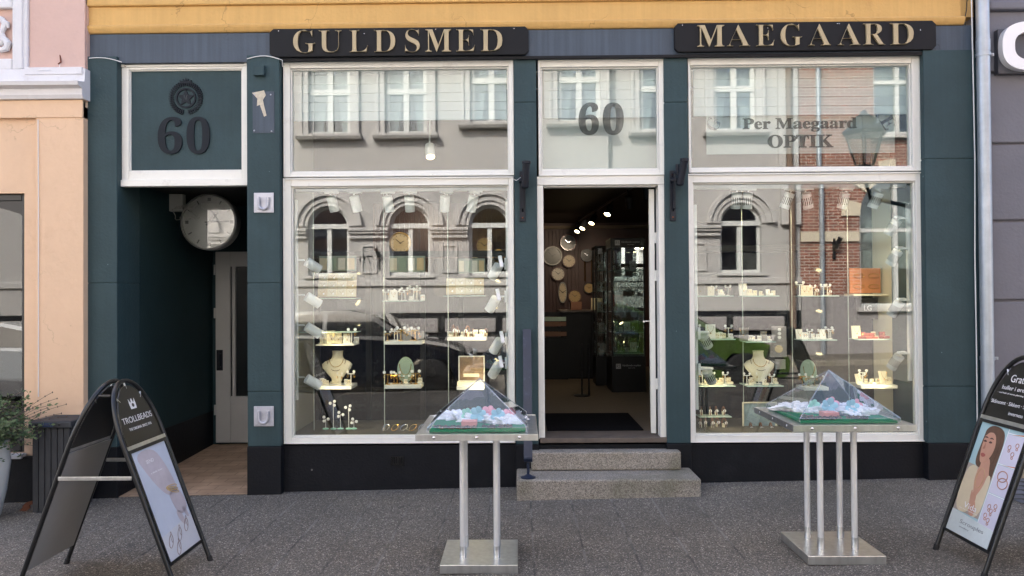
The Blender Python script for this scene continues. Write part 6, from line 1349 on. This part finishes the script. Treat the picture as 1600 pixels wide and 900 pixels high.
# right window
setshelf(1086, 1143, 530, .45, .22, 'at the middle left of the right window', ['e', 'b', 'cw', 'b', 'bw', 'e'], EDGEG, .008)
setshelf(1160, 1206, 534, .45, .2, 'left of centre in the right window', ['ct', 'bw', 'ct'], EDGEG, .008)
setshelf(1246, 1300, 531, .45, .2, 'right of centre in the right window', ['cw', 'bw', 'bw', 'e', 'e'], EDGEG, .008)
setshelf(1332, 1382, 530, .45, .2, 'at the middle right of the right window', ['c', 'br', 'b'], EDGEG, .008)
setshelf(1085, 1142, 603, .45, .24, 'at the lower left of the right window', ['c', 'e', 'b', 'b', 'b', 'b'], EDGEG, .008)
x0, x1, z = setshelf(1160, 1216, 603, .45, .24, 'under the bust in the right window', ['e', 'b', 'b', 'e'], EDGEG, .008)
put('bust', (x0+x1)/2, .50, z+.02, 'in the lower left of the right window')
x0, x1, z = setshelf(1248, 1286, 605, .45, .2, 'at the lower centre of the right window', ['eg', 'eg'])
put('oval', (x0+x1)/2, .50, z, 'at the lower centre of the right window', sc=1.4)
setshelf(1334, 1390, 602, .45, .24, 'at the lower right of the right window', ['c', 'e', 'b', 'b', 'b'])
setshelf(1084, 1142, 462, .62, .2, 'at the upper left of the right window', ['c', 'ct', 'e', 'bw'], EDGEG, .008)
setshelf(1158, 1212, 462, .62, .2, 'at the upper left of centre of the right window', ['cw', 'b', 'bw'], EDGEG, .008)
setshelf(1246, 1304, 462, .62, .2, 'at the upper right of centre of the right window', ['e', 'c', 'w', 'e'], EDGEG, .008)
for k, (px, py, s_) in enumerate(((1217, 521, .065), (1216, 545, .075), (1219, 569, .045))):
    x, z = F(px, py, .55); t = thing('framed_tile', 'small square textured tile with discs, %s from the top in the right window' % ORD[k], 'tile', (x, .55, z-s_)); MB().box(x-s_, x+s_, .54, .56, z-s_, z+s_, .002).build('tile', ROUGHS, t)
    if k == 0:
        for j in range(3): MB().cyl((x, .532, z-.035+.035*j), (x, .539, z-.035+.035*j), .015, n=14).build('disc', TAGW, t)
    if k == 1: MB().cyl((x, .53, z), (x, .539, z), .035, n=20).build('disc', BEIGE, t)
x0, x1 = fx(1328, .72), fx(1376, .72); z0, z1 = fz(458, .72, 1350), fz(419, .72, 1350)
t = thing('jewellery_board', 'orange display board with gold bracelets in the right window', 'display board', ((x0+x1)/2, .72, z0)); MB().box(x0, x1, .72, .735, z0, z1).build('board', ORANGE, t)
for k in range(2):
    for j in range(2): MB().tube([(x0+.08+.14*j+.05*math.cos(a), .714, z0+.06+.1*k+.02*math.sin(a)) for a in [2*math.pi*i/16 for i in range(16)]], .003, 5, True).build('bracelet', GOLD, t)
x0_, x1_, z_ = shelf(1326, 1380, 459, .70, .2, 'cream shelf under the orange board in the right window', CREAM, .02)
x, z = F(1355, 482, .8); t = thing('brand_card', 'black card with grey monogram behind the right window', 'card', (x, .8, z-.1)); MB().box(x-.10, x+.10, .8, .81, z-.10, z+.10).build('card', BLACKP, t); fit_text('LG', 'lettering', mat('sign_print_grey', (150, 150, 148), .5), t, (x-.03, x+.04, z-.02, z+.03), (0, .799, 0), (1, 0, 0), (0, 0, 1), .001)
t = thing('poster_case', 'framed watch case on the floor of the right window', 'display case', (fx(1185, .5), .5, WR[2]))
x0, x1, z0, z1 = rect(1160, 628, 1214, 676, .5); mb = MB(); frame_ring(mb, x0, x1, z0, z1, x0+.012, x1-.012, z0+.012, z1-.012, .49, .51); mb.build('case_frame', CREAM, t); MB().box(x0+.013, x1-.013, .505, .51, z0+.013, z1-.013).build('picture', mat('sea_picture', (130, 150, 158), .4, var=.35, vs=9), t); MB().box(x0, x1+.02, .36, .488, z0-.02, z0, .003).build('case_floor', CREAM, t)
for k in range(3): put('w', x0+.06+.09*k, .43, z0, 'in the framed case of the right window')
for k, (px, dz_) in enumerate(((1092, .0), (1102, .0), (1112, .0), (1122, .0), (1132, .0))): put('w', fx(px, .42), .42+.03*(k % 2), WR[2]-.01+0, 'standing on the left floor of the right window', .2*(k-2), .85)
mb = MB(); x0, x1 = fx(1088, .55), fx(1136, .55)
shelf(1088, 1138, 651, .55, .14, 'low riser for watches at the bottom left of the right window', EDGEG, .008)
for k, px in enumerate((1094, 1108, 1118, 1130)): put('w', fx(px, .55), .55, fz(651, .48, 1110), 'on the riser at the bottom left of the right window', .15*(k-2), .8)

# ------------------------------------------------------------------ shop interior
YW = RD-.06
def clock(px, py, d, Y, rim, face, lab, th=.05, hands=True, ell=1.):
    x, z = F(px, py, Y); r = d/2*(Y+CAMD)/FPX; t = thing('wall_clock', lab, 'clock', (x, Y, z-r*ell), 'clocks on the slatted back wall')
    mb = MB(); mb.ring((0, Y-th, 0), (0, Y+.02, 0), r, r*.88, 36); mb.cyl((0, Y-.01, 0), (0, Y+.02, 0), r*.9, n=36)
    bmesh.ops.transform(mb.b, matrix=Matrix.Translation((x, 0, z)) @ Matrix.Diagonal((1 if ell <= 1 else 1/ell, 1, 1, 1)), verts=mb.b.verts); mb.build('clock_case', rim, t, smooth=True)
    mb = MB(); mb.cyl((0, Y-.02, 0), (0, Y-.012, 0), r*.87, n=36); bmesh.ops.transform(mb.b, matrix=Matrix.Translation((x, 0, z)) @ Matrix.Diagonal((1 if ell <= 1 else 1/ell, 1, 1, 1)), verts=mb.b.verts); mb.build('dial', face, t)
    mb = MB()
    for i in range(12): mb.box(-r*.02, r*.02, Y-.024, Y-.021, r*.66, r*.8, M=Matrix.Translation((x, 0, z)) @ Matrix.Diagonal((1 if ell <= 1 else 1/ell, 1, 1, 1)) @ Matrix.Rotation(math.pi*i/6, 4, 'Y'))
    mb.build('hour_marks', BLACKP, t)
    mb = MB()
    for a, L_ in ((R_(-50), .55), (R_(60), .38)): mb.box(-r*.025, r*.025, Y-.03, Y-.026, -r*.1, r*L_, M=Matrix.Translation((x, 0, z)) @ Matrix.Rotation(a, 4, 'Y'))
    mb.build('clock_hands', BLACKP if face is not BLACKP else SILVER, t); return t
CF = mat('cream_dial', (206, 186, 150), .4, var=.06); CO = mat('olive_dial', (70, 72, 58), .3); CB = mat('brass_dial', (176, 146, 96), .35, .3); WR_ = mat('walnut_rim', (96, 56, 40), .4)
clock(863, 400, 30, YW, mat('dull_silver_rim', (150, 148, 142), .5, .5), CO, 'silver rimmed clock with dark sunburst dial, leftmost on the back wall')
clock(888, 379, 26, YW, mat('glossy_red_rim', (92, 24, 20), .12, coat=1.), BLACKP, 'large glossy dark red clock, topmost on the back wall')
clock(889, 408, 21, YW, WR_, CF, 'cream clock right of the sunburst clock')
clock(872, 428, 22, YW, WR_, mat('white_dial', (216, 206, 186), .3), 'pale clock below the sunburst clock')
clock(879, 457, 33, YW, MATS['dull_silver_rim'], CF, 'tall oval silver clock on the back wall', ell=2.5)
clock(898, 463, 21, YW, WR_, CB, 'round brass toned clock lowest on the back wall'); clock(920, 450, 17, YW, BLACKP, CB, 'brass clock near the black cabinet'); clock(917, 399, 20, YW, BLACKP, BLACKP, 'black pendulum clock above two long rods')
mb = MB()
for px in (914, 925): mb.cyl((fx(px, YW), YW-.03, fz(440, YW)), (fx(px, YW), YW-.03, fz(408, YW)), .012, n=8)
tag(mb.build('pendulum_rods', GOLD), 'two long pale pendulum rods below the black clock', 'pendulum')
clock(626, 380, 34, 3.2, GOLD, CF, 'large wooden clock seen through the middle arch of the left window'); clock(757, 384, 28, 3.2, WR_, CB, 'brass clock seen through the right part of the left window'); clock(779, 400, 20, 3.2, GOLD, BROWNB, 'small round gold clock at the right of the left window')
clock(779, 462, 26, 3.2, SILVER, CF, 'silver rimmed clock low at the right of the left window'); clock(689, 452, 26, 3.2, WR_, CF, 'cream clock in the centre of the left window'); clock(742, 410, 20, 3.2, BLACKP, CF, 'square-set cream clock in the right half of the left window')
MB_ = MB(); x = RX0+.3
while x < fx(803, 3.26): MB_.box(x, x+.03, 3.225, 3.25, ZF+.2, RC-.05); x += .062
MB_.box(RX0+.3, fx(803, 3.26)+.02, 3.251, 3.29, ZF+.001, RC-.02); MB_.build('slatted_partition', SLATM, S)
# glass showcase on black base
def showcase(px0, px1, pyt, pyb, Y, dep, lab, head=True, words=True):
    x0, x1 = fx(px0, Y), fx(px1, Y); z0 = ZF+.002; z1 = fz(pyt, Y, px0); t = thing('glass_showcase', lab, 'showcase', ((x0+x1)/2, Y+dep/2, z0)); zb = fz(557, Y, px0); zh = fz(387, Y, px0)
    MB().box(x0, x1, Y, Y+dep, z0, zb, .004).build('base', FRAMEB, t); MB().box(x0-.005, x1+.005, Y-.005, Y+dep, zh, z1, .004).build('header', FRAMEB, t)
    mb = MB()
    for a in (x0, x1-.02):
        for b_ in (Y, Y+dep-.02): mb.box(a, a+.02, b_, b_+.02, zb+.001, zh-.001)
    mb.build('corner_post', FRAMEB, t)
    mb = MB(); mb.box(x0+.021, x1-.021, Y+.004, Y+.01, zb+.001, zh-.001); mb.build('front_pane', glassmat('showcase_front', .22, 1, (.85, .9, .9)) if 'showcase_front' not in MATS else MATS['showcase_front'], t)
    MB().box(x0+.021, x1-.021, Y+dep-.012, Y+dep-.006, zb+.001, zh-.001).build('back_pane', CASEG, t)
    for k in range(5):
        zz = zb+.03+(zh-zb)*k/5.2; MB().box(x0+.021, x1-.021, Y+.02, Y+dep-.02, zz, zz+.006).build('glass_shelf', EDGEG, t)
        for j in range(4): put(('w', 'e', 'b', 'cw')[(j+k) % 4], x0+.07+(x1-x0-.1)*j/4, Y+dep*.5, zz+.006, 'in the %s' % lab.split(',')[0].replace('tall black framed ', ''))
    if words:
        GP = mat('sign_print_grey', (150, 150, 148), .5)
        for zz, sc in ((zh+(z1-zh)*.5, 1), (zb-.12, .9)):
            mb = MB(); mb.box(x0+.05, x0+.11, Y-.009, Y-.0055, zz-.03, zz+.03); mb.build('logo_square', GP, t)
            fit_text('RS', 'lettering', BLACKP, t, (x0+.058, x0+.102, zz-.02, zz+.02), (0, Y-.0095, 0), (1, 0, 0), (0, 0, 1), .001)
            fit_text('Håndlavede smykker', 'lettering', GP, t, (x0+.13, x1-.06, zz-.008, zz+.022), (0, Y-.0062, 0), (1, 0, 0), (0, 0, 1), .001); fit_text('direkte fra værkstedet', 'lettering', GP, t, (x0+.2, x1-.13, zz-.026, zz-.016), (0, Y-.0062, 0), (1, 0, 0), (0, 0, 1), .001)
    return t
showcase(955, 1008, 372, 615, 2.9, .5, 'tall black framed glass showcase, with sign header beside the doorway')
showcase(930, 950, 384, 600, 3.6, .4, 'tall black framed glass showcase behind the first, narrower in view', words=False)
# counter
x0, x1 = fx(876, 4.4), fx(930, 4.4); z0 = ZF+.002; t = thing('shop_counter', 'dark counter with merchandise on top inside the shop', 'counter', ((x0+x1)/2, 4.6, z0)); MB().box(x0, x1, 4.4, 5.2, z0, z0+.95, .01).build('body', FRAMEB, t); MB().box(x0-.02, x1+.02, 4.38, 5.22, z0+.951, z0+.98, .004).build('top', mat('dark_counter_top', (56, 44, 36), .3), t)
for k in range(3):
    x = x0+.15+k*.3; tag(MB().box(x, x+.16, 4.5, 4.6, z0+.981, z0+.981+.12+.05*k, .004, M=None).build('carton', (BROWNB, BEIGE, REDB)[k]), '%s carton standing on the dark shop counter' % ('brown', 'beige', 'red')[k], 'carton')
x = fx(852, 4.2)+.02; t = thing('magazine_rack', 'rack of pale brochures just inside the doorway on the left', 'rack', (x+.1, 4.3, ZF)); 
for k in range(5): MB().box(x-.1, x+.28, 4.3+.03*k, 4.32+.03*k, ZF+.62+.07*k, ZF+.68+.07*k).build('brochure', (BROWNB, FRAMEB, BROWNB, SAGE, FRAMEB)[k], t)
MB().box(x-.12, x+.3, 4.33, 4.5, ZF+.002, ZF+.6).build('stand', FRAMEB, t)
mb = MB(); 
for px in (908, 919): mb.cyl((fx(px, 2.6), 2.6, ZF+.01), (fx(px, 2.6), 2.6, ZF+.62), .011, n=10)
mb.lathe([(.1, .0), (.1, .012), (.02, .02), (0, .02)], (fx(908, 2.6), 2.6, ZF+.001), 20); tag(mb.build('steel_stand', BLACKM), 'slim dark metal stand on the shop floor inside the doorway', 'stand')
# ceiling track with black spotlights
pa, pb_ = Vector((fx(1012, 1.0, 290), 1.0, 0)), Vector((fx(905, 5.2, 350), 5.2, 0)); tz = RC-.07
mb = MB(); d_ = (pb_-pa); mb.tube([Vector((pa.x, pa.y, tz)), Vector((pb_.x, pb_.y, tz))], .014, 6); mb.cyl((pa.x, pa.y, tz), (pa.x, pa.y, RC), .01, n=6).cyl((pb_.x, pb_.y, tz), (pb_.x, pb_.y, RC), .01, n=6); tag(mb.build('ceiling_track', BLACKM), 'black ceiling light track running back into the shop', 'light track')
PB = spotlight('ceiling_spotlight', BLACKM, False, True); PB['category'] = 'spotlight'; PBo = spotlight('ceiling_spotlight', BLACKM, False, False)
for k, u in enumerate((.02, .2, .42, .68, .86, .98)):
    q = pa+d_*u; lit_ = k > 1; pr = PB if lit_ else PBo; c = pr if not pr.get('used') else copy_tree(pr); pr['used'] = 1
    if c is not pr and 'used' in c: del c['used']
    dd = Vector((-.45, -.55, -1)) if lit_ else Vector((.2, .5, -1)); dd.normalize(); c.rotation_mode = 'QUATERNION'; c.rotation_quaternion = (-dd).to_track_quat('Z', 'Y'); c.location = (q.x, q.y, tz-.05); c['label'] = ('lit' if lit_ else 'unlit')+' black ceiling spotlight, %s from the door on the shop track' % ORD[k]; c['group'] = 'black spotlights on the ceiling track'
    MB().cyl((0, 0, -.03), (0, 0, .055), .008, n=8).build('spot_arm', BLACKM, c, local=True)
for c in (PB, PBo):
    if 'used' in c: del c['used']
L_ = bpy.data.lights.new('shop_spot_beam', 'SPOT'); L_.energy = 11; L_.color = (1, .8, .58); L_.spot_size = R_(110); L_.spot_blend = .8; L_.shadow_soft_size = .05
o = bpy.data.objects.new('shop_spot_beam', L_); COL.objects.link(o); o.location = (pb_.x, pb_.y-1.2, tz-.15); o.rotation_euler = Vector((-.25, .75, -.55)).to_track_quat('-Z', 'Y').to_euler()
L_ = bpy.data.lights.new('shop_spot_beam', 'SPOT'); L_.energy = 8; L_.color = (1, .8, .58); L_.spot_size = R_(120); L_.spot_blend = .8; L_.shadow_soft_size = .05
o = bpy.data.objects.new('shop_spot_beam', L_); COL.objects.link(o); o.location = (-1.2, 2.2, RC-.2); o.rotation_euler = Vector((-.1, .6, -.5)).to_track_quat('-Z', 'Y').to_euler()
